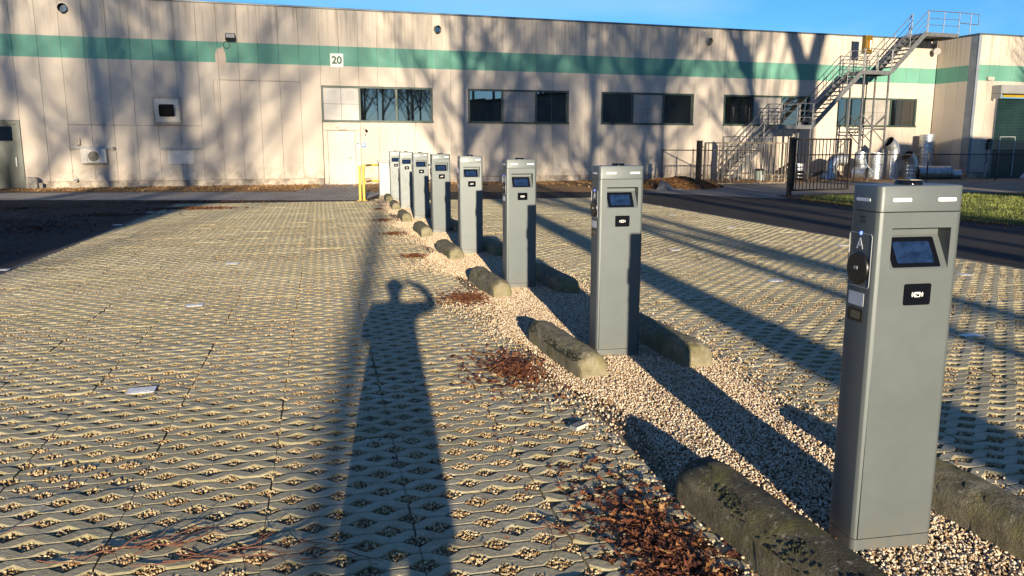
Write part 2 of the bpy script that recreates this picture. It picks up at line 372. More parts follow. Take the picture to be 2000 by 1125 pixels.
M = dict(
    paver=m_paver(), gravel=m_gravel(), gravelb=m_gravel('mixed_grit', .80, (1, .94, .76)), bed=m_gravel_bed(), asphalt=m_asphalt('asphalt', .014, .034), brick=m_brick(),
    ground=m_soil('bare_earth', (.06, .045, .03), (.11, .085, .055), (.17, .13, .085)),
    leafdirt=m_soil('leaf_strewn_earth', (.12, .062, .026), (.26, .155, .07), (.40, .27, .14), 4),
    lane=m_soil('worn_concrete', (.15, .128, .10), (.22, .19, .155), (.29, .255, .21), 1.2),
    turf=m_soil('turf', (.045, .05, .014), (.085, .095, .022), (.13, .13, .04), 2.5),
    blade=mat('grass_blade', (.125, .15, .028), .6, var=.5, vscale=1.2),
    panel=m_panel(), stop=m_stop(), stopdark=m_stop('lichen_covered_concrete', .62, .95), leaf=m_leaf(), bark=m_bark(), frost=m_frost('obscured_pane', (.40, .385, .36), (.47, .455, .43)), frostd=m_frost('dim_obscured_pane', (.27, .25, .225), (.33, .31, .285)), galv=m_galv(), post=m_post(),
    leafgold=m_leaf('golden_leaf', ((.13, .06, .022), (.25, .135, .05), (.36, .22, .09), (.46, .32, .16))),
    leafpale=m_leaf('dry_leaf', ((.10, .045, .018), (.18, .085, .032), (.26, .14, .055), (.36, .22, .10))),
    kerb=mat('dark_kerb_concrete', (.06, .055, .05), .9, var=.3, vscale=3),
    hood=mat('matt_black', (.012, .011, .010), .85, spec=.1),
    core=mat('joint_sealant', (.16, .14, .115), .9),
    plinth=mat('plinth_concrete', (.36, .31, .245), .9, var=.35, vscale=3, bump=.3, bscale=20),
    coping=mat('coping_metal', (.10, .12, .13), .45, metal=.4),
    wframe=mat('green_window_frame', (.035, .062, .052), .45, var=.2, vscale=4),
    glass=mat('dark_window_glass', (.006, .008, .008), .015, spec=.5, ior=3.0),
    muntin=mat('grey_muntin', (.16, .16, .15), .5),
    doorw=mat('white_door_paint', (.47, .435, .365), .4, var=.04, vscale=2),
    case=mat('cream_casing', (.50, .44, .36), .6, var=.05, vscale=2),
    greend=mat('dark_green_door', (.008, .026, .020), .4, var=.25, vscale=2),
    steel=mat('zinc_steel', (.185, .19, .195), .45, metal=.6, var=.18, vscale=6),
    tread=mat('steel_grating', (.13, .135, .14), .6, metal=.4),
    iron=mat('black_painted_iron', (.020, .015, .012), .5, var=.4, vscale=8),
    wornrail=mat('brown_worn_rail', (.16, .13, .095), .6, var=.4, vscale=5),
    black=mat('black_plastic', (.008, .008, .009), .35),
    gloss=mat('black_glass', (.004, .005, .008), .07, spec=.35),
    lcd=mat('lcd_panel', (.008, .02, .055), .16, spec=.25, var=.35, vscale=25, emit=(.03, .09, .30, .02)),
    white=mat('white_paint', (.62, .61, .58), .5), lens=mat('white_lens', (.85, .85, .84), .35),
    whitep=mat('white_sheet', (.62, .58, .50), .5, var=.04, vscale=6),
    grey=mat('grey_plastic', (.30, .30, .29), .5), dgrey=mat('dark_grey_print', (.018, .02, .022), .6),
    line=mat('pale_grey_line', (.42, .44, .45), .5), label=mat('paper_label', (.66, .66, .64), .5, var=.12, vscale=60, thr=(.3, .7)),
    led=mat('blue_led', (.12, .16, .8), .3, emit=(.15, .25, 1.0, 1.3)),
    yellow=mat('yellow_paint', (.47, .31, .010), .45, var=.12, vscale=8), bandbk=mat('black_band', (.03, .028, .025), .5),
    cab=mat('pale_grey_cabinet', (.36, .35, .33), .45, var=.06, vscale=4),
    signg=mat('sign_green', (.006, .075, .042), .5), blue=mat('sign_blue', (.06, .16, .38), .4),
    amber=mat('amber_acrylic', (.13, .075, .004), .18, spec=.5), amberc=mat('amber_core', (.42, .17, .005), .3),
    trim=mat('blue_grey_trim', (.17, .20, .235), .5, var=.12, vscale=2),
    moss=mat('moss', (.024, .026, .011), .95, var=.6, vscale=60, bump=.6, bscale=150),
    twig=mat('red_brown_twig', (.14, .055, .032), .8), wood=mat('weathered_wood', (.20, .175, .14), .85, var=.35, vscale=6),
    stone=mat('rough_stone', (.33, .30, .25), .9, var=.3, vscale=12, bump=.5, bscale=40),
    blockd=mat('grey_block', (.16, .165, .165), .9, var=.3, vscale=10, bump=.5, bscale=50),
    bin=mat('green_grey_bin', (.17, .205, .185), .5, var=.15, vscale=6), cloth=mat('navy_coat', (.03, .035, .05), .9), skin=mat('skin', (.5, .3, .22), .6),
    hair=mat('brown_hair', (.05, .03, .02), .7), rearwall=mat('grey_cladding', (.20, .20, .19), .7, var=.15, vscale=.6), roof=mat('dark_roof', (.05, .05, .05), .8),
    duct_in=mat('duct_inside', (.03, .032, .035), .6), plaque=mat('bay_plaque', (.66, .66, .64), .45, var=.10, vscale=30),
    sack=mat('white_sack', (.75, .74, .72), .8, var=.1, vscale=8), meter=mat('meter_face', (.10, .095, .06), .2, coat=.3),
    rough=mat('roughcast', (.42, .36, .29), .9, var=.2, vscale=5),
)
for k in ('steel',): pass

# ------------------------------------------------------------------ frames of reference
RD = Vector((-.23133, .97288, 0)); TD = Vector((.97288, .23133, 0)); R0 = Vector((1.4418, 2.9166, 0)); RZ = R(13.3754)
def ST(s, t, z=0.0): return R0 + RD * s + TD * t + Vector((0, 0, z))
PHI = R(18.15); EW = Vector((math.cos(PHI), math.sin(PHI), 0)); NW = Vector((math.sin(PHI), -math.cos(PHI), 0)); OW = Vector((0, 35.137, 0))
def WX(u, n=0.0, z=0.0): return OW + EW * u + NW * n + Vector((0, 0, z))
HD = Vector((-.148, .989, 0))          # horizontal travel direction of sunlight

# ------------------------------------------------------------------ the setting: ground sheets
def sheet(name, polys, z, m):
    mb = MB()
    for p in polys: mb.add([(q[0], q[1], z) for q in p], [tuple(range(len(p)))])
    o = mb.build(name, m); o['kind'] = 'structure'; return o
sheet('ground', [[(-400, -400), (400, -400), (400, 500), (-400, 500)]], -.09, M['ground'])
SE = 20.86; S0 = -2.34; TL = -5.96; TR = 6.60
def quad_st(s0, s1, t0, t1): return [ST(s0, t0), ST(s0, t1), ST(s1, t1), ST(s1, t0)]
sheet('asphalt_road', [quad_st(-45, 46, -60, TL), quad_st(-45, 46, TR, 42), quad_st(SE, 46, TL, TR), quad_st(-45, S0, TL, TR)], -.006, M['asphalt'])
def quad_w(u0, u1, n0, n1): return [WX(u0, n1), WX(u1, n1), WX(u1, n0), WX(u0, n0)]
sheet('brick_path', [[(-40, 23.5), (-4.35, 23.3), (-4.35, 27.55), (-26, 27.35), (-40, 24)], [(-7.5, 27.57), (-5.2, 27.57), WX(-6.3, 0), WX(-8.2, 0)]], .001, M['brick'])
sheet('earth_strip', [[(-25.5, 27.37), (-7.52, 27.56), WX(-8.22, 0), WX(-26.5, 0)], [(-5.18, 27.58), (4.4, 27.6), WX(7.5, 3.6), WX(7.5, 0), WX(-6.28, 0)], quad_w(7.5, 23, -.2, 3.6)], .002, M['leafdirt'])
sheet('concrete_lane', [[(4.4, 27.3), (8.3, 23.9), (8.45, 25.6), (11.5, 27.1), (30, 28.2), (40, 45), WX(23, 3.6), WX(7.5, 3.6), WX(5.6, 5.4), (5.2, 30.2)]], -.0015, M['lane'])
GR = [(8.45, 23.6), (8.75, 21.4), (9.1, 18.9), (9.5, 16.7), (10.3, 15.5), (12.5, 13.6), (17, 11.5), (34, 10), (36, 27), (20, 26.9), (13, 26.2), (9.2, 25.3)]
sheet('lawn', [GR], .004, M['turf'])

# grass blades on the lawn (nobody could count them)
def inside(poly, x, y):
    c = np.zeros(len(x), bool); n = len(poly)
    for i in range(n):
        x0, y0 = poly[i]; x1, y1 = poly[(i + 1) % n]
        k = ((y0 > y) != (y1 > y)) & (x < (x1 - x0) * (y - y0) / (y1 - y0 + 1e-12) + x0); c ^= k
    return c
N = 60000; gx = RNG.uniform(8.4, 22, N); gy = RNG.uniform(11, 27, N); k = inside(GR, gx, gy) & (gx < gy * .72 + 1); gx = gx[k]; gy = gy[k]; N = len(gx)
a = RNG.uniform(0, 2 * PI, N); h = RNG.uniform(.025, .07, N); w = .006 + RNG.uniform(0, .006, N); ln = RNG.uniform(-.03, .03, (N, 2))
v = np.zeros((N, 3, 3)); v[:, 0] = np.stack([gx - np.cos(a) * w, gy - np.sin(a) * w, np.full(N, .004)], 1); v[:, 1] = np.stack([gx + np.cos(a) * w, gy + np.sin(a) * w, np.full(N, .004)], 1)
v[:, 2] = np.stack([gx + ln[:, 0], gy + ln[:, 1], h], 1)
o = link('grass', np_mesh('grass', v.reshape(-1, 3), np.arange(N * 3).reshape(-1, 3), M['blade'])); tag(o, kind='stuff')

# ------------------------------------------------------------------ lattice paving
HA, HB, GV = .064, .050, .0016
UC = []
for i in range(3): UC += [.2 * i + q for q in (0, .036, .064, .1, .136, .164)]
UC = np.array(UC + [.6])
def hole(j, u):
    c = .1 * (j % 2); d = np.abs(((u - c + .1) % .2) - .1)
    return np.maximum(GV, HB * (1 - d / HA))
def paver_arrays(bev=True):
    V = []; F = []; E = []
    for j in range(4):
        u = UC.copy(); u[0] = .003; u[-1] = .597
        lo = .1 * j + hole(j, UC); hi = .1 * (j + 1) - hole(j + 1, UC); mid = (lo + hi) / 2; n = len(u); b = len(V)
        def ring(y, z, e):
            for k in range(n): V.append((u[k], y[k], z)); E.append(e)
        bv = .007
        if bev:
            ring(lo, np.full(n, 0)[0] - .06, 1); ring(lo, -.004, 1.0); ring(np.minimum(lo + bv, mid), 0.0, .25); ring(np.maximum(hi - bv, mid), 0.0, .25); ring(hi, -.004, 1.0); ring(hi, -.06, 1)
            nr = 6
        else:
            ring(lo, -.05, 1); ring(lo, 0.0, .6); ring(hi, 0.0, .6); ring(hi, -.05, 1); nr = 4
        for r in range(nr - 1):
            for k in range(n - 1): F.append((b + r * n + k, b + r * n + k + 1, b + (r + 1) * n + k + 1, b + (r + 1) * n + k))
        for k, fl in ((0, 0), (n - 1, 1)):
            q = [b + r * n + k for r in range(nr)]
            for i in range(nr // 2 - 1):
                f = (q[i], q[i + 1], q[nr - 2 - i], q[nr - 1 - i]); F.append(f if not fl else f[::-1])
    return np.array(V, float), np.array(F), np.array(E, float)
PV, PF, PE = paver_arrays(True)
# face order above runs lo->hi with u to the right: top faces point up when (k,k+1,+n) is counter-clockwise
pav_me = np_mesh('paver', PV, PF, M['paver'], attr={'edge': PE})
paving = empty('lattice_paving'); paving['kind'] = 'structure'; paving.location = R0; paving.rotation_euler = (0, 0, RZ)
cells = []
for side in (0, 1):
    for i in range(9 if side == 0 else 10):
        t0 = (-.56 - .6 * (i + 1)) if side == 0 else (.60 + .6 * i)
        for j in range(58): cells.append((t0, S0 + .4 * j))
def celldist(c):
    p = ST(c[1] + .2, c[0] + .3)
    vis = p.y > 1.8 and abs(p.x) < p.y * .66 + .6
    return (0 if vis else 100) + p.length
cells.sort(key=celldist)
for (t0, s0) in cells[:300]:
    link('paver', pav_me, paving, (t0 + random.uniform(-.003, .003), s0, random.uniform(-.004, .004)), (random.uniform(-.009, .009), random.uniform(-.007, .007), random.uniform(-.008, .008)))
V2, F2, E2 = paver_arrays(False); nv = len(V2); rest = np.array(cells[300:]); m = len(rest)
off = np.zeros((m, 1, 3)); off[:, 0, :2] = rest; off[:, 0, 2] = RNG.uniform(-.005, .003, m)
tilt = RNG.uniform(-.008, .008, (m, 1, 2)); vv = np.repeat(V2[None], m, 0)
vv[:, :, 2] += vv[:, :, 0] * tilt[:, :, 0] + vv[:, :, 1] * tilt[:, :, 1] - .002; vv = vv + off
ff = (F2[None] + (np.arange(m) * nv)[:, None, None]).reshape(-1, 4)
o = link('paver_field', np_mesh('paver_field', vv.reshape(-1, 3), ff, M['paver'], attr={'edge': np.tile(E2, m)}), paving); o['kind'] = 'stuff'
sheet('gravel_bed', [quad_st(S0, SE, TL, TR)], -.014, M['bed'])

# gravel: points scattered in Python, stones instanced on them
def gravel_tree(name, m, smin, smax, seed):
    g = bpy.data.node_groups.new(name, 'GeometryNodeTree')
    g.interface.new_socket('Geometry', in_out='INPUT', socket_type='NodeSocketGeometry'); g.interface.new_socket('Geometry', in_out='OUTPUT', socket_type='NodeSocketGeometry')
    n = g.nodes; l = g.links; gi = n.new('NodeGroupInput'); go = n.new('NodeGroupOutput')
    ico = n.new('GeometryNodeMeshIcoSphere'); ico.inputs['Radius'].default_value = 1; ico.inputs['Subdivisions'].default_value = 2
    nz = n.new('ShaderNodeTexNoise'); nz.inputs['Scale'].default_value = 1.1
    sb = n.new('ShaderNodeVectorMath'); sb.operation = 'SUBTRACT'; sb.inputs[1].default_value = (.5, .5, .5); l.new(nz.outputs['Color'], sb.inputs[0])
    sc = n.new('ShaderNodeVectorMath'); sc.operation = 'SCALE'; sc.inputs['Scale'].default_value = 1.3; l.new(sb.outputs[0], sc.inputs[0])
    sp = n.new('GeometryNodeSetPosition'); l.new(ico.outputs['Mesh'], sp.inputs['Geometry']); l.new(sc.outputs[0], sp.inputs['Offset'])
    sm = n.new('GeometryNodeSetMaterial'); sm.inputs['Material'].default_value = m; l.new(sp.outputs[0], sm.inputs['Geometry'])
    ip = n.new('GeometryNodeInstanceOnPoints'); l.new(gi.outputs[0], ip.inputs['Points']); l.new(sm.outputs[0], ip.inputs['Instance'])
    rv = n.new('FunctionNodeRandomValue'); rv.data_type = 'FLOAT_VECTOR'; rv.inputs[0].default_value = (0, 0, 0); rv.inputs[1].default_value = (6.28, 6.28, 6.28); rv.inputs['Seed'].default_value = seed
    l.new(rv.outputs[0], ip.inputs['Rotation'])
    rs = n.new('FunctionNodeRandomValue'); rs.data_type = 'FLOAT_VECTOR'; rs.inputs[0].default_value = (smin, smin * .8, smin * .6); rs.inputs[1].default_value = (smax, smax * .85, smax * .7); rs.inputs['Seed'].default_value = seed + 9
    l.new(rs.outputs[0], ip.inputs['Scale']); l.new(ip.outputs[0], go.inputs[0]); return g
def gravel(name, pts, smin, smax, seed, m):
    me = bpy.data.meshes.new(name); me.vertices.add(len(pts)); me.vertices.foreach_set('co', np.asarray(pts, np.float32).ravel()); me.update(); me.materials.append(m)
    o = link(name, me); md = o.modifiers.new('stones', 'NODES'); md.node_group = gravel_tree(name, m, smin, smax, seed); o['kind'] = 'stuff'; return o
def st_xyz(s, t, z):
    return np.stack([R0.x + RD.x * s + TD.x * t, R0.y + RD.y * s + TD.y * t, z], 1)
# a) in the diamond openings, near field only
N = 1900000; s = RNG.uniform(S0, 15, N); t = RNG.uniform(TL, TR, N)
P = st_xyz(s, t, np.zeros(N)); vis = (P[:, 1] > 1.6) & (np.abs(P[:, 0]) < P[:, 1] * .68 + .5)
dist = np.hypot(P[:, 0], P[:, 1]); keep = RNG.uniform(0, 1, N) < np.clip(1.25 - dist / 13, .22, 1)
vis &= keep; s = s[vis]; t = t[vis]
le = (t < -.56) | (t > .6); s = s[le]; t = t[le]
u = np.where(t < 0, t + .56 + 6.0, t - .60) % .6; q = (s - S0); j = np.round(q / .1).astype(int); dv = np.abs(q - j * .1)
d = np.abs(((u - .1 * (j % 2) + .1) % .2) - .1); ok = dv < (HB * (1 - d / HA) - .003); s = s[ok]; t = t[ok]; j = j[ok]; u = u[ok]; ci = np.round((u - .1 * (j % 2)) / .2).astype(int); hsh = np.abs(np.sin(ci * 12.9898 + j * 78.233 + np.floor(t / .6) * 37.719) * 43758.5453) % 1
fill = np.where(hsh < .22, .35, np.where(hsh < .45, .75, 1.0)); kk = RNG.uniform(0, 1, len(s)) < fill; s = s[kk]; t = t[kk]
z = -.0110 + RNG.uniform(0, .006, len(s)) + .0025 * np.sin(s * 3.1) * np.cos(t * 2.7)
gravel('opening_gravel', st_xyz(s, t, z), .0035, .0088, 3, M['gravelb'])
# b) the gravel strip under the posts
def strip_edge(s): return -.52 + .10 * np.sin(s * 1.35) + .06 * np.sin(s * 4.1 + 1), .62 + .07 * np.sin(s * 1.9 + 2)
N = 680000; s = RNG.uniform(S0, SE + .5, N); t = RNG.uniform(-1.5, 1.3, N); lo, hi = strip_edge(s)
P = st_xyz(s, t, np.zeros(N)); dist = np.hypot(P[:, 0], P[:, 1])
spill = np.exp(-((s % 2.944 - 2.0) / .6) ** 2) * np.where(t < 0, np.where(s < 3, .25, .7), .25)      # thrown out on to the paving between the stops
pr = np.where(t < lo, np.exp(-(lo - t) / (.07 + .22 * spill)) * (.25 + .5 * spill), np.where(t > hi, np.exp(-(t - hi) / .09) * .4, 1.0))
pr *= np.clip(1.35 - dist / 16, .25, 1); k = (RNG.uniform(0, 1, N) < pr) & (P[:, 1] > 1.5); s = s[k]; t = t[k]; lo, hi = strip_edge(s)
cen = np.clip(np.minimum(t - lo, hi - t) / .25, 0, 1); z = .006 + .016 * cen + RNG.uniform(0, .010, len(s)) + .006 * np.sin(s * 5) * np.sin(t * 9 + s)
gravel('strip_gravel', st_xyz(s, t, z), .0038, .0092, 17, M['gravel'])
mb = MB(); ns = 60; prof = (-.62, -.40, -.1, .2, .48, .70); zz = (-.03, .006, .014, .014, .006, -.03)
for i in range(ns + 1):
    ss = S0 + (SE + .4 - S0) * i / ns
    for tt, z0 in zip(prof, zz): mb.v.append(tuple(ST(ss, tt, z0)))
for i in range(ns):
    for c in range(5): b = i * 6 + c; mb.f.append((b, b + 1, b + 7, b + 6)); mb.sm.append(True)
o = mb.build('gravel_strip', M['bed']); o['kind'] = 'structure'

# concrete edging between paving and asphalt
mb = MB(); mb.b2(TL - .09, TL - .004, S0, SE, -.08, -.003); mb.b2(TR + .004, TR + .09, S0, SE, -.08, -.003); mb.b2(TL - .09, TR + .09, SE + .004, SE + .09, -.08, -.003)
o = mb.build('edging_kerb', M['kerb'], loc=R0, rot=(0, 0, RZ)); o['kind'] = 'structure'

# white plaques that mark the bays
def plaque(s, t, label):
    mb = MB(); mb.prism(rrect(-.085, .085, -.06, .06, .015, 3), 0, .0035)
    root = mb.build('bay_plaque', M['plaque'], loc=ST(s, t, .001), rot=(random.uniform(-.01, .02), random.uniform(-.02, .02), RZ + random.uniform(-.12, .12)))
    mp = MB(); mp.prism(rrect(-.055, .055, -.035, .035, .006, 2), 0.0036, .0042); mp.build('plaque_print', M['label'], root)
    tag(root, label, 'plaque', 'white bay plaques set on the paving')
PZ = 0
plaque(2.85, -3.26, 'white bay plaque on the left paving, nearest to the camera')
plaque(5.74, -3.35, 'white bay plaque on the left paving, second one up the middle of the bays')
plaque(8.65, -3.28, 'white bay plaque on the left paving, third one up the middle of the bays')
plaque(8.74, -6.08, 'white bay plaque on the left paving edge, at the left border of the photo')
plaque(14.8, -6.08, 'white bay plaque at the left paving edge, beside the shaded asphalt')
plaque(18.0, -6.08, 'small white bay plaque at the left paving edge near the leaf patch')
plaque(2.88, 3.13, 'white bay plaque on the right paving, nearest, right of the first post')
plaque(5.73, 3.05, 'white bay plaque on the right paving, left of the nearest post')
plaque(8.6, 3.10, 'white bay plaque on the right paving, just right of the second post')
plaque(5.59, 5.55, 'white bay plaque behind the right edge of the nearest post')
plaque(8.49, 5.92, 'white bay plaque at the right paving edge close to the nearest post')
plaque(11.5, 5.62, 'white bay plaque at the right paving edge, middle of the asphalt edge')
plaque(14.36, 5.69, 'far white bay plaque at the right paving edge, above the second post')

# ------------------------------------------------------------------ the warehouse
wh = empty('warehouse', OW, PHI, 'long cream concrete panel warehouse with a green band and strip windows', 'building')
edges = [-26.5, -25.7, -24.95, -24.2, -23.45, -22.68, -21.92, -21.16, -20.41, -19.53, -18.69, -17.89, -17.14, -16.38, -15.62, -14.86, -14.10, -13.33, -12.55, -11.82, -11.08, -10.35, -9.59, -8.82, -8.02,
         -7.27, -6.51, -5.75, -5.0, -4.24, -3.48, -2.71, -1.95, -1.18, -.41, .36, 1.12, 1.88, 2.64, 3.42, 4.20, 5.01, 5.79, 6.58, 7.37, 8.13, 8.89, 9.70, 10.50, 11.32, 12.13, 12.94, 13.74, 14.55, 15.36, 16.18, 17.0, 17.82, 18.64, 19.46, 20.27, 21.1, 21.93, 22.97]
ZT, ZB, Z0, Z1 = 6.86, .27, 2.545, 3.945
wins = [(-8.02, -3.48, (0, 1, 1)), (-1.95, 2.64, (1, 0, 1)), (4.20, 8.89, (1, 0, 1)), (10.50, 15.36, (1, 0, 1)), (17.0, 21.93, (1, 0, 1))]
def panel(u0, u1, z0, z1, par=wh, y0=0.0, label=None):
    mb = MB(); mb.b2(u0 + .0035, u1 - .0035, y0, y0 + .10, z0, z1, .006)
    o = mb.build('wall_panel', M['panel'], par)
    if label: o['label'] = label
for u0, u1 in zip(edges[:-1], edges[1:]):
    um = (u0 + u1) / 2; y = random.uniform(-.004, .004)
    if u0 < -18.9 and u1 > -21.0:                                   # green door opening
        panel(u0, u1, 2.48, ZT, y0=y); continue
    w_ = [w for w in wins if w[0] < um < w[1]]
    if w_:
        panel(u0, u1, Z1, ZT, y0=y)
        if not (-8.02 < um < -6.6): panel(u0, u1, ZB, Z0, y0=y)
    elif -17.2 < um < -12.6: panel(u0, u1, ZB, 2.325, y0=y + .012); panel(u0, u1, 2.335, ZT, y0=y)
    elif -12.0 < um < -8.8: panel(u0, u1, ZB, 4.055, y0=y + .010); panel(u0, u1, 4.067, ZT, y0=y)
    else: panel(u0, u1, ZB, ZT, y0=y)
mb = MB(); mb.b2(-26.5, -21.0, .09, .3, 0, ZT - .02); mb.b2(-18.7, -8.02, .09, .3, 0, ZT - .02); mb.b2(-21, -18.7, .25, .4, 0, ZT - .02)
mb.b2(-8.02, 23.2, .16, .4, 0, ZT - .02); mb.b2(-8.02, 23.2, .09, .155, Z1, ZT - .02); mb.b2(-6.52, 23.2, .09, .155, 0, Z0)
for a_, b_ in ((-3.48, -1.95), (2.64, 4.2), (8.89, 10.5), (15.36, 17.0), (21.93, 23.2)): mb.b2(a_, b_, .09, .155, Z0, Z1)
mb.build('wall_core', M['core'], wh)
for u0, u1 in ((-26.5, -21.02), (-18.66, -8.05), (-6.48, 23.0)):
    mb = MB(); mb.b2(u0, u1, .03, .2, 0, .265, .01); mb.build('plinth', M['plinth'], wh)
for i in range(9):
    a_ = -26.5 + i * 5.52; mb = MB(); mb.b2(a_, a_ + 5.51, -.03, .5, ZT + .004, ZT + .075, .01); mb.build('coping', M['coping'], wh)
mb = MB(); mb.b2(-26.5, 23, .4, 40, ZT - .25, ZT - .15); mb.build('roof', M['roof'], wh)
def window(u0, u1, kinds):
    mb = MB(); f = .075; zb = Z0 + .004; zt = Z1 - .004; u0 += .004; u1 -= .004
    mb.b2(u0, u1, .0, .12, zt - f, zt); mb.b2(u0, u0 + f, .001, .12, zb + .05, zt - f); mb.b2(u1 - f, u1, .001, .12, zb + .05, zt - f)
    w = (u1 - u0) / 3
    for i in (1, 2): mb.b2(u0 + w * i - .035, u0 + w * i + .035, .002, .12, zb + .05, zt - f)
    fr = mb.build('window', M['wframe'], wh)
    ms = MB(); ms.b2(u0 - .02, u1 + .02, -.055, .12, zb - .035, zb + .05, .008); ms.build('sill', M['wframe'], fr)
    for i, kd in enumerate(kinds):
        a_ = u0 + w * i + (f if i == 0 else .035) ; b_ = u0 + w * (i + 1) - (f if i == 2 else .035); z0 = zb + .05; z1 = zt - f
        if kd:
            c_ = a_ + (b_ - a_) * .5; 
            for p0, p1 in (((a_, c_), (c_, b_)) if True else ()):
                mp = MB(); tl = random.uniform(-.004, .004); mp.add([(p0, .06 + tl, z0), (p1, .06 - tl, z0), (p1, .062 - tl, z1), (p0, .062 + tl, z1), (p0, .075, z0), (p1, .075, z0), (p1, .075, z1), (p0, .075, z1)],
                    [(0, 1, 2, 3), (7, 6, 5, 4), (0, 4, 5, 1), (1, 5, 6, 2), (2, 6, 7, 3), (3, 7, 4, 0)]); mp.build('pane', M['glass'], fr)
        else:
            c_ = (a_ + b_) / 2; zm = (z0 + z1) / 2
            for p0, p1 in ((a_, c_ - .008), (c_ + .008, b_)):
                for q0, q1 in ((z0, zm - .008), (zm + .008, z1)):
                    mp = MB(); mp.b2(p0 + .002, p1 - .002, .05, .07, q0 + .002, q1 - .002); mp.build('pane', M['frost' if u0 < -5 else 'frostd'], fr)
            mm = MB(); mm.b2(c_ - .011, c_ + .011, .046, .08, z0, z1); mm.b2(a_, c_ - .011, .047, .08, zm - .011, zm + .011); mm.b2(c_ + .011, b_, .047, .08, zm - .011, zm + .011)
            mm.build('muntin', M['muntin'], fr)
for a_ in wins: window(*a_)
# white door with its casing
mb = MB(); mb.b2(-8.0, -7.83, .02, .12, 0, 2.18, .005); mb.b2(-6.73, -6.52, .02, .12, 0, 2.18, .005); mb.b2(-8.0, -6.52, .015, .12, 2.185, Z0 - .04, .005); mb.build('door_casing', M['case'], wh)
mb = MB(); mb.b2(-7.82, -6.74, .035, .09, .02, 2.17, .006); dr = mb.build('door', M['doorw'], wh, 'white door beside the yellow barrier')
mb = MB(); mb.b2(-6.93, -6.89, .028, .036, .98, 1.20); mb.tube([(-6.91, .03, 1.1), (-6.91, -.03, 1.1), (-7.03, -.03, 1.1)], .011, 8); mb.tube([(-6.9, .036, .92), (-6.9, .022, .92)], .022, 10); mb.build('handle', M['grey'], dr)
mb = MB(); mb.b2(-7.815, -7.80, .02, .04, 1.85, 1.95); mb.b2(-7.815, -7.80, .02, .04, .25, .35); mb.build('hinge', M['grey'], dr)
mb = MB(); mb.b2(-8.0, -6.5, -.12, .1, 0, .02); mb.build('threshold', M['plinth'], wh)
# green door at the left
mb = MB()
for a_, b_, c_, d_ in ((-20.98, -20.85, 0, 2.47), (-18.83, -18.705, 0, 2.47)): mb.b2(a_, b_, -.02, .2, c_, d_)
mb.b2(-20.85, -18.83, -.02, .2, 2.33, 2.47); mb.build('door_frame', M['greend'], wh)
mb = MB(); mb.b2(-20.84, -18.84, .05, .11, .02, 1.70, .006); mb.b2(-20.84, -18.84, .05, .11, 1.70, 1.74); mb.b2(-20.84, -20.7, .05, .11, 1.74, 2.32); mb.b2(-18.98, -18.84, .05, .11, 1.74, 2.32); mb.b2(-20.7, -18.98, .05, .11, 2.26, 2.32)
gd = mb.build('door', M['greend'], wh, 'dark green door with a glazed top panel')
mb = MB(); mb.b2(-20.69, -18.99, .07, .085, 1.745, 2.255); mb.build('pane', M['glass'], gd)
mb = MB(); mb.b2(-18.95, -18.90, -.02, .05, .82, 1.16, .01); mb.build('handle', M['white'], gd)

# ---- wing at the right end
wing = empty('loading_wing', WX(22.97, 0, 0), PHI, 'projecting cream wing with a roller door and blue grey corner trim', 'building')
D = 2.45; LX = 11.0
for n0, n1, m_ in ((0.03, .72, 'panel'), (.72, 1.40, 'panel'), (1.40, 1.98, 'panel'), (1.98, 2.44, 'trim')):
    mb = MB(); mb.b2(.0, .10, -n1 + .005, -n0 - .005, .27, ZT, .01)
    if m_ == 'trim':
        for z0, z1, mm in ((.27, ZT, 'trim'),): mb.build('corner_trim', M['trim'], wing)
    else: mb.build('wall_panel', M['panel'], wing)
mb = MB(); mb.b2(-.012, .16, -D - .012, -2.445, .27, ZT, .01); mb.build('corner_trim', M['trim'], wing)
fx = [.165, .85]; OP0, OP1 = 1.45, 6.2
for a_, b_, c_, d_ in ((.165, .80, .27, ZT), (.80, 1.43, .27, ZT), (1.43, 2.25, 4.2, ZT), (2.25, 3.05, 4.2, ZT), (3.05, 3.85, 4.2, ZT), (3.85, 4.65, 4.2, ZT), (4.65, 5.45, 4.2, ZT), (5.45, 6.2, 4.2, ZT), (6.2, 7.0, .27, ZT), (7, 7.8, .27, ZT), (7.8, 8.6, .27, ZT), (8.6, 9.4, .27, ZT), (9.4, 10.2, .27, ZT), (10.2, LX, .27, ZT)):
    panel(a_, b_, c_, d_, wing, -D)
mb = MB(); mb.b2(.05, .3, -2.3, 0, 0, ZT - .02); mb.b2(.05, 1.4, -D + .09, -D + .3, 0, ZT - .02); mb.b2(1.4, 6.2, -D + .09, -D + .3, 4.25, ZT - .02); mb.b2(6.2, LX, -D + .09, -D + .3, 0, ZT - .02); mb.build('wall_core', M['core'], wing)
mb = MB(); mb.b2(.03, 1.38, -D + .02, -D + .2, 0, .265); mb.b2(6.25, LX, -D + .02, -D + .2, 0, .265); mb.b2(.03, .2, -2.42, 0, 0, .265); mb.build('plinth', M['plinth'], wing)
mb = MB(); mb.b2(-.03, .5, -D - .03, .3, ZT + .004, ZT + .075); mb.b2(.5, LX, -D - .03, -D + .5, ZT + .004, ZT + .074); mb.build('coping', M['coping'], wing)
mb = MB(); mb.b2(.4, LX, -2.1, 20, ZT - .2, ZT - .1); mb.build('roof', M['roof'], wing)
mb = MB(); mb.b2(1.43, 1.53, -D - .02, -D + .25, 0, 3.9); mb.b2(6.1, 6.2, -D - .02, -D + .25, 0, 3.9); mb.build('door_jamb', M['steel'], wing)
mb = MB(); mb.b2(1.10, 6.4, -D - .55, -D, 4.08, 4.5, .03); mb.b2(1.10, 1.16, -D - .54, -D, 3.85, 4.08); mb.build('shutter_housing', M['grey'], wing)
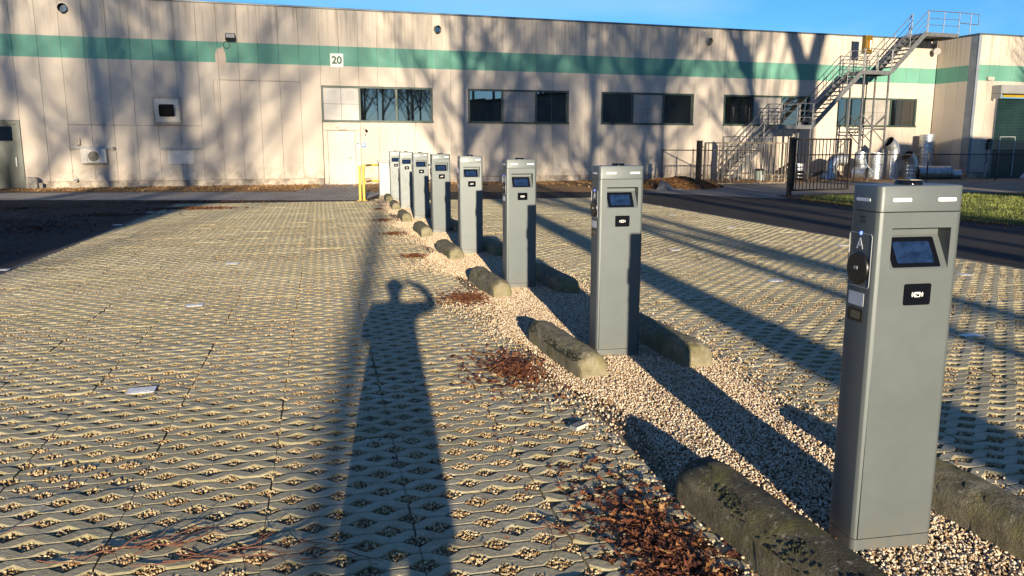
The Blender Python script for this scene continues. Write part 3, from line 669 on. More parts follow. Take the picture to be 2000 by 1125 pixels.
mb = MB(); mb.b2(1.55, 6.1, -D - .30, -D - .25, 3.93, 4.08); mb.build('warning_strip', M['yellow'], wing)
mb = MB()
for k_ in range(52): mb.b2(1.53, 6.1, -D + .10, -D + .14, .02 + k_ * .0748, .02 + k_ * .0748 + .072, .006)
sh = mb.build('roller_shutter', M['greend'], wing)
mb = MB(); mb.bar((2.05, -D + .08, .05), (2.05, -D + .08, 2.02), .04); mb.bar((3.05, -D + .08, .05), (3.05, -D + .08, 2.02), .04); mb.bar((2.03, -D + .08, 2.02), (3.07, -D + .08, 2.02), .04); mb.build('wicket_frame', M['line'], wing)

# ---- small things fixed to the walls (things of their own)
def wthing(name, u, z, label, cat, n=0.0, group=None): return empty(name, WX(u, n, z), PHI, label, cat, group)
t_ = wthing('number_sign', -7.36, 4.92, 'white square sign reading 20 in green on the green band', 'sign')
mb = MB(); mb.b2(-.255, .255, -.025, -.004, -.265, .265, .004); mb.build('sign_plate', M['white'], t_)
o = link('sign_number', text_mesh('sign_number', '20', .40, M['signg'], .002, .014), t_, (0, -.028, 0), (PI / 2, 0, 0))
t_ = wthing('floodlight', -11.33, 5.6, 'black floodlight with a looped cable above the green band', 'light')
mb = MB(); mb.box((0, -.20, .04), (.36, .16, .26), rotm(R(-28)), .02); mb.build('housing', M['black'], t_)
mb = MB(); mb.box((0, -.262, .075), (.31, .02, .17), rotm(R(-28))); mb.build('lens', M['grey'], t_)
mb = MB(); mb.bar((-.12, 0, -.02), (-.12, -.2, .02), .025); mb.bar((.12, 0, -.02), (.12, -.2, .02), .025); mb.b2(-.14, .14, -.02, -.002, -.06, .04); mb.build('bracket', M['iron'], t_)
mb = MB(); mb.tube([(-.15 + .11 * math.cos(q), -.02, -.24 + .13 * math.sin(q)) for q in np.linspace(1.2, 7.2, 18)], .012, 6); mb.build('cable', M['black'], t_)
def vent(u, z, r, label, dark=False):
    t_ = wthing('vent_pipe', u, z, label, 'vent', group='round vent pipes high on the wall')
    mb = MB(); mb.tube([(0, .02, 0), (0, -.14, -.02), (.015, -.17, -.025)], [r, r, r * 1.03], 18, False); mb.tube([(.015, -.17, -.025), (0, .0, 0)], [r * .88, r * .88], 18, False); mb.build('sleeve', M['steel'] if not dark else M['grey'], t_)
    mb = MB(); mb.tube([(0, -.03, 0), (0, -.04, 0)], r * .87, 18); mb.build('flap', M['glass'] if not dark else M['duct_in'], t_)
    mb = MB(); mb.prism(circ(0, 0, r * 1.25, 20), -.012, -.003, 'y'); mb.build('collar', M['case'], t_)
vent(-16.96, 6.44, .16, 'round vent pipe with a shiny flap, leftmost, above the green band')
vent(-3.25, 6.3, .15, 'round vent pipe with a shiny flap right of the 20 sign')
vent(9.52, 6.32, .16, 'grey round vent pipe left of the big forked tree shadow', True)
t_ = wthing('vent_pipe', 22.62, 6.3, 'grey horn shaped vent under the top stair platform', 'vent', group='round vent pipes high on the wall')
mb = MB(); mb.tube([(0, 0, .05), (0, -.3, .0), (-.1, -.42, -.02)], [.09, .1, .17], 16); mb.build('sleeve', M['grey'], t_); mb = MB(); mb.b2(-.02, .02, -.3, 0, .1, .6); mb.build('bracket', M['steel'], t_)
t_ = wthing('extract_vent', -13.755, 2.895, 'square framed white vent panel with a black hood', 'vent')
mb = MB()
for a_ in (((-.47, -.06, -.505), (-.47, -.06, .505)), ((.47, -.06, -.505), (.47, -.06, .505)), ((-.44, -.06, .475), (.44, -.06, .475)), ((-.44, -.06, -.475), (.44, -.06, -.475))): mb.bar(a_[0], a_[1], .06, .1)
mb.build('frame', M['rough'], t_)
mb = MB(); mb.b2(-.435, .435, -.05, -.005, -.44, .44); mb.build('panel', M['whitep'], t_)
mb = MB(); mb.add([(-.25, -.06, .22), (.25, -.06, .22), (.25, -.42, .12), (-.25, -.42, .12), (-.25, -.06, -.24), (.25, -.06, -.24), (.25, -.42, -.17), (-.25, -.42, -.17)], [(0, 1, 2, 3), (0, 3, 7, 4), (1, 5, 6, 2), (3, 2, 6, 7), (4, 7, 6, 5)]); mb.build('hood', M['hood'], t_)
t_ = wthing('cooling_unit', -16.36, 1.19, 'white cooling unit with a round black fan below a grey duct', 'cooling unit')
mb = MB(); mb.b2(-.42, .42, -.24, -.003, -.27, .27, .015); mb.build('casing', M['whitep'], t_)
mb = MB()
for a_ in ((-.21, -.25, .23, .245), (-.21, -.25, -.245, -.23)): mb.b2(a_[0], .22, -.255, -.24, a_[2], a_[3])
mb.b2(-.215, -.2, -.255, -.24, -.23, .23); mb.b2(.205, .22, -.255, -.24, -.23, .23); mb.build('fan_frame', M['grey'], t_)
mb = MB(); mb.prism(circ(0, 0, .185, 24), -.262, -.241, 'y'); fn = mb.build('fan', M['black'], t_)
mb = MB()
for r_ in (.05, .1, .15): mb.tube([(r_ * math.cos(q), -.27, r_ * math.sin(q)) for q in np.linspace(0, 2 * PI, 20)], .004, 4, False)
mb.tube([(0, -.27, 0), (0, -.275, 0)], .04, 12); mb.build('guard', M['wood'], fn)
t_ = wthing('cable_duct', -16.44, 1.50, 'grey cable duct above the cooling unit, ending in a bent cable', 'duct')
mb = MB(); mb.b2(-.75, .74, -.075, -.003, -.045, .045, .01); mb.build('trunking', M['grey'], t_); mb = MB(); mb.tube([(.74, -.04, 0), (.8, -.04, 0), (.82, -.04, -.05), (.74, -.04, -.1)], .02, 6); mb.build('cable', M['black'], t_)
t_ = wthing('junction_box', -16.86, 1.72, 'small grey junction box above the cable duct', 'box')
mb = MB(); mb.b2(-.07, .07, -.1, -.003, -.12, .13, .01); mb.build('case', M['rough'], t_); mb = MB(); mb.tube([(0, -.105, .01), (0, -.098, .01)], .025, 10); mb.build('button', M['black'], t_); mb = MB(); mb.tube([(0, -.05, -.12), (.03, -.05, -.2), (.15, -.05, -.24)], .012, 6); mb.build('cable', M['black'], t_)
t_ = wthing('blanking_panel', -13.37, 1.145, 'plain white sheet panel fixed under a grey rail', 'panel')
mb = MB(); mb.b2(-.47, .47, -.03, -.003, -.26, .255, .004); mb.build('sheet', M['whitep'], t_)
t_ = wthing('wall_rail', -13.35, 1.455, 'grey rail above the plain white sheet panel', 'rail')
mb = MB(); mb.b2(-.75, .75, -.06, -.003, -.04, .04, .006); mb.build('rail', M['grey'], t_); mb = MB(); mb.bar((-.47, -.03, 0), (-.47, -.03, .1), .02); mb.build('stub', M['grey'], t_)
t_ = wthing('cable_conduit', -11.95, 3.0, 'thin ladder like conduit running down the infilled wall panel', 'conduit')
mb = MB()
mb.tube([(-.09, -.012, 1.08), (-.09, -.012, -.2), (.0, -.012, -2.0)], .007, 4); mb.tube([(.06, -.012, 1.05), (.06, -.012, -2.0)], .007, 4)
for z_ in (1.06, .35, -.25, -.8, -1.35): mb.bar((-.09, -.012, z_), (.06, -.012, z_), .014)
mb.build('conduit', M['rough'], t_)
t_ = wthing('emergency_light', -7.235, 2.29, 'cream emergency light box over the white door', 'light')
mb = MB(); mb.b2(-.165, .165, -.09, -.003, -.08, .08, .015); mb.build('body', M['case'], t_); mb = MB(); mb.tube([(-.16, -.02, 0), (-.24, -.02, -.02), (-.25, -.01, .04)], .012, 6); mb.build('cable', M['black'], t_)
t_ = wthing('camera_dome', -6.3, 2.17, 'small black security camera right of the white door', 'camera')
mb = MB(); mb.tube([(0, 0, .03), (0, -.09, .03)], .03, 10); mb.tube([(0, -.09, .03), (.02, -.17, -.01)], [.045, .05], 12); mb.build('camera_body', M['black'], t_); mb = MB(); mb.tube([(-.02, -.01, .05), (-.1, -.01, .09), (-.16, -.01, .06)], .008, 5); mb.b2(-.04, 0, -.03, 0, -.2, -.12); mb.build('cable', M['black'], t_)
t_ = wthing('round_sign', -6.4, 1.6, 'round blue sign with a white figure right of the white door', 'sign')
mb = MB(); mb.prism(circ(0, 0, .115, 28), -.012, -.003, 'y'); mb.build('disc', M['blue'], t_)
mb = MB(); mb.tube([(.085 * math.cos(q), -.014, .085 * math.sin(q)) for q in np.linspace(0, 2 * PI, 25)], .006, 4, False); mb.tube([(.05 * math.cos(q), -.014, .05 * math.sin(q)) for q in np.linspace(-.6, 3.8, 14)], .012, 5); mb.prism(circ(.0, -.005, .022, 12), -.017, -.0125, 'y'); mb.build('figure', M['white'], t_)
t_ = wthing('notice_sticker', -6.63, 1.63, 'small white sticker with a black symbol on the door casing', 'sticker')
mb = MB(); mb.b2(-.06, .06, .008, .016, -.13, .08); mb.build('sheet', M['white'], t_); mb = MB(); mb.prism(circ(0, .03, .035, 10), .003, .0075, 'y'); mb.b2(-.05, .05, .003, .0075, .045, .06); mb.b2(-.02, .02, .003, .0075, -.09, -.03); mb.build('symbol', M['black'], t_)
t_ = empty('wall_lamp', WX(23.84, 2.45, 4.81), PHI, 'small grey wall lamp left of the roller door housing', 'light')
mb = MB(); mb.b2(-.2, .2, -.14, -.003, -.07, .09, .02); mb.build('body', M['case'], t_); mb = MB(); mb.b2(-.18, .18, -.12, -.01, -.082, -.0705); mb.build('lens', M['lens'], t_)
t_ = empty('intercom', WX(24.15, 2.45, 1.6), PHI, 'dark control box with cables beside the roller door', 'control box')
mb = MB(); mb.b2(-.12, .12, -.12, -.003, -.2, .12, .02); mb.b2(-.07, .09, -.16, -.003, .14, .32, .02); mb.build('case', M['black'], t_); mb = MB(); mb.tube([(0, -.03, -.2), (-.08, -.05, -.5), (.05, -.04, -.75), (-.1, -.05, -.95)], .02, 6); mb.build('cable', M['black'], t_)
# stone by the green door
t_ = empty('stone_block', WX(-18.43, .30, 0), PHI, 'pale stone block on the ground beside the green door', 'block')
mb = MB(); mb.box((0, 0, .23), (.36, .34, .44), rotm(.02, .03, .1), .03); mb.build('block', M['stone'], t_); mb = MB(); mb.box((.22, .1, .12), (.16, .2, .24), rotm(.1, 0, .4), .02); mb.build('fragment', M['stone'], t_)
t_ = empty('wall_tap', WX(-17.05, .05, .32), PHI, 'small grey tap on the plinth below the cooling unit', 'tap'); mb = MB(); mb.tube([(0, .05, 0), (0, -.1, 0)], .075, 12); mb.build('body', M['grey'], t_); mb = MB(); mb.b2(-.05, .05, -.13, -.1, -.02, .02); mb.build('knob', M['iron'], t_)

# ------------------------------------------------------------------ outside stair
st = empty('steel_staircase', WX(9.8, 0, 0), PHI, 'zinc steel outside staircase climbing in three flights to the roof', 'staircase')
NF, NB = 1.82, .86; U0 = 9.8
def sp(u, n, z): return (u - U0, -n, z)
fl = [((9.80, .0), (12.35, 2.5)), ((14.15, 2.5), (16.8, 5.06)), ((18.45, 5.06), (20.35, 6.93))]
for (ua, za), (ub, zb) in fl:
    for n_ in (NF, NB):
        mb = MB(); mb.bar(sp(ua, n_, za), sp(ub, n_, zb), .03, .22); mb.build('stringer', M['steel'], st)
        L_ = math.hypot(ub - ua, zb - za); nn = max(2, int(round((ub - ua) / .9)))
        mb = MB()
        for k_ in range(nn + 1):
            f_ = k_ / nn; u_ = ua + (ub - ua) * f_; z_ = za + (zb - za) * f_; mb.tube([sp(u_, n_, z_), sp(u_, n_, z_ + 1.0)], .017, 6)
        mb.build('baluster', M['steel'], st)
        for hh, rr in ((1.0, .020), (.66, .014), (.36, .014)):
            mb = MB(); mb.tube([sp(ua, n_, za + hh), sp(ub, n_, zb + hh)], rr, 6); mb.build('handrail' if hh == 1.0 else 'mid_rail', M['steel'], st)
    ntr = int(round((zb - za) / .20))
    tm = MB(); tm.b2(-.13, .13, -NF + .02, -NB - .02, -.02, .02); tm.b2(-.14, -.131, -NF + .02, -NB - .02, -.035, .021)
    tme = tm.mesh('tread', M['tread'])
    for k_ in range(1, ntr):
        f_ = k_ / ntr; p = sp(ua + (ub - ua) * f_, 0, za + (zb - za) * f_ + .03); link('tread', tme, st, p)
def landing(ua, ub, z, nb=NB, front=True, back=True, right=False):
    mb = MB(); mb.b2(ua - U0, ub - U0, -NF, -NF + .02, z - .16, z + .02); mb.b2(ua - U0, ub - U0, -nb - .02, -nb, z - .16, z + .02); mb.b2(ua - U0, ua - U0 + .02, -NF + .02, -nb - .02, z - .16, z); mb.b2(ub - U0 - .02, ub - U0, -NF + .02, -nb - .02, z - .16, z); mb.build('landing_frame', M['steel'], st)
    mb = MB(); mb.b2(ua - U0 + .02, ub - U0 - .02, -NF + .02, -nb - .02, z - .03, z + .005); mb.build('landing_grating', M['tread'], st)
    for n_, on in ((NF, front), (nb, back)):
        if not on: continue
        mb = MB()
        for f_ in (0.03, .5, .97): u_ = ua + (ub - ua) * f_; mb.tube([sp(u_, n_, z), sp(u_, n_, z + 1.0)], .02, 6)
        for hh in (1.0, .66, .36): mb.tube([sp(ua, n_, z + hh), sp(ub, n_, z + hh)], .022 if hh == 1 else .016, 6)
        mb.build('guard_rail', M['steel'], st)
landing(12.35, 14.15, 2.5); landing(16.8, 18.45, 5.06); landing(20.35, 22.35, 6.93, nb=.2, back=False)
mb = MB(); mb.tube([sp(22.35, NF, 7.93), sp(23.5, NF, 7.9), sp(23.5, NF, 7.42), sp(22.35, NF, 7.45)], .022, 6); mb.tube([sp(23.0, NF, 6.93), sp(23.0, NF, 7.92)], .02, 6); mb.build('guard_rail', M['steel'], st)
mb = MB(); mb.tube([sp(20.35, .86, 7.93), sp(20.35, .86, 6.93)], .022, 6); mb.tube([sp(20.35, .86, 7.93), sp(21.6, -.6, 7.93)], .022, 6); mb.tube([sp(20.35, .86, 7.43), sp(21.6, -.6, 7.43)], .018, 6); mb.tube([sp(21.6, -.6, 7.93), sp(21.6, -.6, 6.93)], .02, 6); mb.build('guard_rail', M['steel'], st)
for u_, n_, zt_ in ((12.6, NF - .05, 2.35), (14.05, NF - .05, 2.35), (12.6, NB + .05, 2.35), (14.05, NB + .05, 2.35), (16.9, NF - .05, 4.9), (18.36, NF - .05, 4.9), (16.9, NB + .05, 4.9), (18.36, NB + .05, 4.9)):
    mb = MB(); mb.bar(sp(u_, n_, 0), sp(u_, n_, zt_), .07); mb.b2(u_ - U0 - .09, u_ - U0 + .09, -n_ - .09, -n_ + .09, 0, .012); mb.build('leg', M['steel'], st)
mb = MB()
for n_ in (NF - .05, NB + .05):
    mb.bar(sp(16.9, n_, 2.4), sp(18.36, n_, 2.4), .05)
    for ua, ub in ((16.9, 17.63), (18.36, 17.63)): mb.bar(sp(ua, n_, 3.1), sp(ub, n_, 2.43), .035); mb.bar(sp(ua, n_, 1.75), sp(ub, n_, 2.37), .035)
for u_ in (16.9, 18.36): mb.bar(sp(u_, NF - .05, 2.35), sp(u_, NB + .05, 2.35), .05); mb.bar(sp(u_, NF - .05, 3.0), sp(u_, NB + .05, 2.4), .035)
mb.build('bracing', M['steel'], st)
t_ = empty('amber_beacon', WX(17.62, 1.0, 5.08), PHI, 'amber translucent beacon lamp on a pole at the stair landing', 'lamp')
mb = MB(); mb.tube([(0, 0, 0), (0, 0, .9)], .025, 8); mb.build('pole', M['steel'], t_)
mb = MB(); mb.prism(rrect(-.215, .215, -.15, .15, .07, 4), .90, 1.66); mb.build('lens', M['amber'], t_); mb = MB(); mb.prism(circ(.03, -.17, .10, 14), 1.02, 1.45); mb.build('bulb_cover', M['amberc'], t_)
mb = MB(); mb.prism(rrect(-.225, .225, -.16, .16, .07, 4), 1.662, 1.70); mb.prism(rrect(-.225, .225, -.16, .16, .07, 4), .86, .898); mb.build('cap', M['wornrail'], t_)
# cage of vertical bars round the foot of the stair
t_ = empty('stair_gate', WX(10.0, 2.3, 0), PHI, 'light grey barred gate cage round the foot of the staircase', 'gate')
for a_, b_ in (((-.15, 1.2), (-.15, -.1)), ((-.15, -.1), (1.75, -.1))):
    mb = MB(); mb.tube([(*a_, 1.98), (*b_, 1.98)], .02, 6); mb.tube([(*a_, .1), (*b_, .1)], .018, 6); mb.tube([(*a_, 1.55), (*b_, 1.55)], .014, 6); mb.build('rail', M['steel'], t_)
    nb_ = 16 if a_[1] < 0 else 11
    me_ = MB().tube([(0, 0, .1), (0, 0, 1.98)], .011, 5).mesh('bar', M['steel'])
    for k_ in range(nb_ + 1): f_ = k_ / nb_; link('bar', me_, t_, (a_[0] + (b_[0] - a_[0]) * f_, a_[1] + (b_[1] - a_[1]) * f_, 0))
for x_, y_ in ((-.15, 1.2), (-.15, -.1), (1.75, -.1)): mb = MB(); mb.bar((x_, y_, 0), (x_, y_, 2.0), .05); mb.build('post', M['steel'], t_)

# ------------------------------------------------------------------ fences and gates
def barred(name, x0, y0, ang, L, z0, z1, nb, m, label, mid=None):
    t_ = empty(name, (x0, y0, 0), ang, label, 'gate')
    mb = MB(); mb.bar((0, 0, z1), (L, 0, z1), .05, .05); mb.build('top_rail', m, t_); mb = MB(); mb.bar((0, 0, z0), (L, 0, z0), .05, .05); mb.build('bottom_rail', m, t_)
    for x_ in (.025, L - .025): mb = MB(); mb.bar((x_, 0, z0), (x_, 0, z1), .06); mb.build('stile', m, t_)
    me_ = MB().bar((0, 0, z0), (0, 0, z1), .022).mesh('bar', m)
    for k_ in range(1, nb): link('bar', me_, t_, (L * k_ / nb, 0, 0))
    return t_
barred('yard_gate', 7.50, 31.44, PHI - .01, 3.75, .10, 1.68, 22, M['wornrail'], 'open brown barred gate leaf in front of the staircase foot')
barred('yard_gate', 8.80, 25.19, PHI, 2.16, .19, 1.77, 16, M['iron'], 'black barred gate leaf swung open near the lawn')
for (x_, y_, w_, h_, lb) in ((7.28, 31.37, .17, 1.74, 'dark timber clad gate post behind the leaf heap'), (8.70, 25.15, .12, 1.80, 'black iron gate post at the lawn edge')):
    t_ = empty('gate_post', (x_, y_, 0), PHI, lb, 'gate post'); mb = MB(); mb.b2(-w_ / 2, w_ / 2, -w_ / 2, w_ / 2, 0, h_, .008); mb.build('post', M['iron'], t_)
    mb = MB(); mb.b2(-w_ / 2 - .008, w_ / 2 + .008, -w_ / 2 - .008, w_ / 2 + .008, h_ + .002, h_ + .03); mb.build('cap', M['iron'], t_); mb = MB()
    for z_ in (.4, 1.5): mb.b2(w_ / 2, w_ / 2 + .08, -.02, .02, z_, z_ + .06)
    mb.build('hinge', M['iron'], t_)
# mesh fence left of the gate
def wire_panel(L, z0, z1, pitch, r):
    mb = MB(); H = z1 - z0; n_ = int((L + H) / pitch)
    for sg in (1, -1):
        for k_ in range(n_):
            x0 = k_ * pitch - H; a = max(0, x0); b = min(L, x0 + H)
            if b - a < .02: continue
            za, zb = z0 + (a - x0), z0 + (b - x0)
            p0, p1 = ((a, 0, za), (b, 0, zb)) if sg > 0 else ((L - a, 0.004, za), (L - b, 0.004, zb))
            mb.tube([p0, p1], r, 3, False, False)
    return mb
def mesh_fence(x0, y0, ang, L, H, posts, label, m, r=.0022, pitch=.075):
    t_ = empty('mesh_fence', (x0, y0, 0), ang, label, 'fence')
    for p in posts: mb = MB(); mb.tube([(p, 0, 0), (p, 0, H + .04)], .03, 8); mb.tube([(p, 0, H + .04), (p, 0, H + .06)], .036, 8); mb.build('post', m, t_)
    mb = MB(); mb.tube([(0, 0, H), (L, 0, H)], .024, 8); mb.build('top_rail', m, t_)
    wire_panel(L, .06, H, pitch, r).build('wire_mesh', m, t_); return t_
mesh_fence(6.96, 37.3, PHI - 1.345, 6.0, 1.38, (0, 2.0, 4.0), 'thin brown mesh fence between the wall and the timber clad gate post', M['wornrail'], .0012)
mesh_fence(WX(10.5, 5.3).x, WX(10.5, 5.3).y, PHI, 17.0, 1.2, (0.05, 3.15, 7.1, 11.1, 15.1), 'dark chain link fence in front of the metal ducts', M['iron'])

# ------------------------------------------------------------------ galvanised ducts
def duct(u, n_, path, r, label, rot=0.0, group='galvanised ducts heaped by the wall', ring=.22):
    t_ = empty('metal_duct', WX(u, n_, 0), PHI + rot, label, 'duct', group)
    # dense path with seam ridges
    P = [Vector(p) for p in path]; pts = []; 
    for a, b in zip(P[:-1], P[1:]):
        k_ = max(2, int((b - a).length / .05))
        pts += [a.lerp(b, i / k_) for i in range(k_)]
    pts.append(P[-1]); acc = 0; rs = []
    for i, p in enumerate(pts):
        if i: acc += (p - pts[i - 1]).length
        rs.append(r * (1.035 if (acc % ring) < .05 else 1.0))
    mb = MB(); mb.tube(pts, rs, 22, False); mb.build('shell', M['galv'], t_)
    mb = MB(); mb.tube(pts, [r * .965] * len(pts), 18, False); mb.build('lining', M['duct_in'], t_)
    for e in (0, -1):
        mb = MB(); q = pts[e]; d_ = (pts[1] - pts[0]).normalized() if e == 0 else (pts[-1] - pts[-2]).normalized()
        mb.tube([q - d_ * .02, q + d_ * .02], r * 1.05, 22, False); mb.tube([q + d_ * .02, q - d_ * .02], r * .95, 22, False)
        mb.build('flange', M['galv'], t_)
def arc(cx, cz, rad, a0, a1, n=8, y=0): return [(cx + rad * math.cos(R(a0 + (a1 - a0) * i / n)), y, cz + rad * math.sin(R(a0 + (a1 - a0) * i / n))) for i in range(n + 1)]
duct(13.75, 1.5, [(0, 0, 0), (0, 0, .72)], .27, 'short upright duct drum behind the black gate post')
duct(14.75, 2.1, arc(0, .42, .42, 200, 330) , .34, 'wide duct elbow lying with its open mouth to the left', ring=.16)
duct(15.75, 1.8, [(-.45, 0, .0)] + arc(.1, .45, .52, 170, 60), .29, 'arched duct elbow bending over behind the gate bars', ring=.16)
duct(16.75, 2.3, [(-.15, 0, 1.25), (-.2, 0, .95), (-.1, 0, .65), (.12, 0, .42), (.42, 0, .2)], .25, 'shiny crooked duct elbow slanting to the ground left of the tower', ring=.18)
duct(16.3, 2.6, [(0, .3, .3), (.25, -.2, .3)], .28, 'short dark duct ring lying behind the gate edge')
duct(17.78, 2.0, [(0, 0, 0), (0, 0, 1.22)], .33, 'wide upright duct between the stair tower legs', ring=.6)
duct(18.72, 2.1, [(0, 0, 0), (0, 0, 1.25), (-.02, 0, 1.4), (-.1, 0, 1.55), (-.24, 0, 1.68), (-.36, 0, 1.76)], .27, 'tall bright duct ending in an elbow right of the stair tower', ring=.4)
duct(19.35, 2.6, [(0, 0, 0), (0, 0, .5), (-.03, 0, .75), (-.13, 0, .97), (-.3, 0, 1.12)], .29, 'shaded duct elbow right of the tall bright duct', ring=.2)
duct(22.1, .7, [(0, 0, 0), (0, 0, 2.12)], .37, 'tallest upright duct in the wall corner', ring=.5)
duct(20.6, 3.0, [(-1.05, .25, .31), (.55, -.15, .31)], .31, 'long duct lying on the ground with its dark mouth to the right', ring=.25)
duct(21.35, 3.3, [(-.35, .3, .23), (.15, -.2, .23)], .22, 'small dark duct lying at the right end of the heap', ring=.2)

# ------------------------------------------------------------------ things round the stair foot
t_ = empty('bin', WX(11.0, 2.35, 0), PHI, 'grey green bin with a dark lid under the staircase', 'bin')
mb = MB(); mb.tube([(0, 0, 0), (0, 0, .46)], [.21, .24], 14); mb.build('body', M['bin'], t_); mb = MB(); mb.tube([(0, 0, .46), (0, 0, .50), (0, 0, .56)], [.255, .25, .15], 14); mb.build('lid', M['black'], t_); mb = MB(); mb.b2(-.06, .08, -.248, -.22, .04, .28); mb.build('sticker', M['white'], t_)
for i, (u_, n_, w_, lb) in enumerate(((11.75, 2.3, .8, 'lower pale timber pallet left in the stack behind the brown gate'), (12.7, 2.3, 1.1, 'grey timber pallet stack right behind the brown gate'))):
    t_ = empty('pallet', WX(u_, n_, 0), PHI + .05, lb, 'pallet', 'timber pallets behind the gate')
    for lv in range(2 + i):
        for k_ in range(4): mb = MB(); mb.b2(-w_ / 2, w_ / 2, -.4 + k_ * .22, -.4 + k_ * .22 + .14, lv * .16 + .10, lv * .16 + .125); mb.build('slat', M['wood'], t_)
        mb = MB()
        for x_ in (-w_ / 2 + .06, 0, w_ / 2 - .06): mb.b2(x_ - .05, x_ + .05, -.4, .4, lv * .16, lv * .16 + .098)
        mb.build('bearer', M['wood'], t_)
t_ = empty('plank', WX(12.75, 1.9, .35), PHI, 'dark plank leaning up over the pallets', 'plank'); mb = MB(); mb.bar((-.6, 0, .0), (.55, .15, .55), .2, .04); mb.build('board', M['iron'], t_)
t_ = empty('white_sack', WX(26.1, 3.3, 0), PHI, 'white sack on the ground before the roller door', 'sack'); mb = MB()
mb.add([(.45 * math.cos(a) * math.cos(b) * (1 + .12 * math.sin(3 * a + b * 4)), .3 * math.sin(a) * math.cos(b), .30 * max(0, math.sin(b)) * (1 + .15 * math.sin(5 * a))) for b in np.linspace(0, PI / 2, 6) for a in np.linspace(0, 2 * PI, 14, endpoint=False)], [(r_ * 14 + c_, r_ * 14 + (c_ + 1) % 14, (r_ + 1) * 14 + (c_ + 1) % 14, (r_ + 1) * 14 + c_) for r_ in range(5) for c_ in range(14)], True); mb.build('bag', M['sack'], t_)
t_ = empty('concrete_block', (5.60, 29.15, 0), PHI + .5, 'dark grey wedge of concrete lying at the leaf heap', 'block'); mb = MB(); mb.add([(-.32, -.2, 0), (.32, -.2, 0), (.32, .2, 0), (-.32, .2, 0), (-.28, -.15, .32), (-.08, .17, .34)], [(0, 1, 4), (1, 2, 5, 4), (2, 3, 5), (3, 0, 4, 5), (0, 3, 2, 1)]); mb.build('wedge', M['blockd'], t_); mb = MB(); mb.b2(-.5, .55, -.34, -.22, 0, .03); mb.build('slab', M['blockd'], t_)

# cabinet and collision guard at the end of the row
t_ = empty('supply_cabinet', (-3.46, 23.62, 0), R(13.4), 'pale grey electric cabinet behind the last charging post', 'cabinet')
mb = MB(); mb.b2(-.47, .47, -.17, .17, .0, .12); mb.build('base', M['plinth'], t_); mb = MB(); mb.b2(-.45, .45, -.16, .16, .121, 1.08, .01); mb.build('body', M['cab'], t_)
mb = MB(); mb.b2(-.48, .48, -.19, .19, 1.081, 1.14, .015); mb.build('roof', M['cab'], t_)
for a_ in (-.44, .005): mb = MB(); mb.b2(a_, a_ + .435, -.172, -.161, .14, 1.06, .004); dd = mb.build('door', M['cab'], t_); mb = MB(); mb.b2(a_ + .38, a_ + .40, -.19, -.1725, .55, .7); mb.build('handle', M['grey'], dd)
t_ = empty('collision_guard', (-4.40, 23.2, 0), R(2), 'yellow collision guard with black banded rails round the grey cabinet', 'barrier')
for x_, lb in ((0, None), (.11, None), (2.12, None)): mb = MB(); mb.b2(x_ - .035, x_ + .035, -.035, .035, 0, 1.02 - (.03 if x_ == 0 else 0), .006); mb.b2(x_ - .09, x_ + .09, -.08, .08, 0, .012); mb.build('post', M['yellow'], t_)
for z_ in (1.0, .53):
    mb = MB(); mb.tube([(.155, 0, z_), (.12, .15, z_), (.2, .95, z_)], .03, 8); mb.build('rail', M['yellow'], t_)
    for k_ in range(6):
        a_ = .2 + k_ * .32; mb = MB(); mb.tube([(a_, .95, z_), (a_ + .32, .95, z_)], .03, 8); mb.build('rail', M['bandbk'] if k_ % 2 else M['yellow'], t_)

# ------------------------------------------------------------------ wheel stops
def stop_mesh(L, w, h, seed, tilt=0):
    n = 30; k = 18; v = []; f = []; w2 = w / 2
    prof = [(-w2, 0)] + [(-w2, h * .5)] 
    for i in range(k + 1):
        a = PI - PI * i / k; prof.append((w2 * math.cos(a), h * .55 + h * .45 * math.sin(a)))
    prof += [(w2, h * .5), (w2, 0)]; m_ = len(prof); offs = []
    for i in range(n + 1):
        y = -L / 2 + L * i / n; e = min(i, n - i); sc = (.52, .82, .95, 1.0)[min(e, 3)]; yy = y + (.0 if e else 0)
        if e < 3: yy = (1 if y > 0 else -1) * (L / 2 - (0, .012, .04)[e])
        for (x, z) in prof:
            p = Vector((x * (.80 + .20 * sc) if e < 3 else x, yy, z * sc if z > h * .3 else z))
            d = noise.noise(Vector((p.x * 9 + seed * 7, p.y * 5, p.z * 9))) * .006 + noise.noise(Vector((p.x * 30, p.y * 25 + seed, p.z * 30))) * .006 - max(0, noise.noise(Vector((p.x * 60 + seed, p.y * 60, p.z * 60))) - .25) * .022
            p += Vector((d * (1 if x > 0 else -1), d * .5, d if z > 0 else 0)); v.append(p)
    for i in range(n):
        for j in range(m_ - 1): f.append((i * m_ + j, i * m_ + j + 1, (i + 1) * m_ + j + 1, (i + 1) * m_ + j))
    mb = MB(); mb.add(v, f, True); mb.add(v[:m_], [tuple(range(m_))]); mb.add(v[-m_:], [tuple(range(m_))[::-1]]); return mb
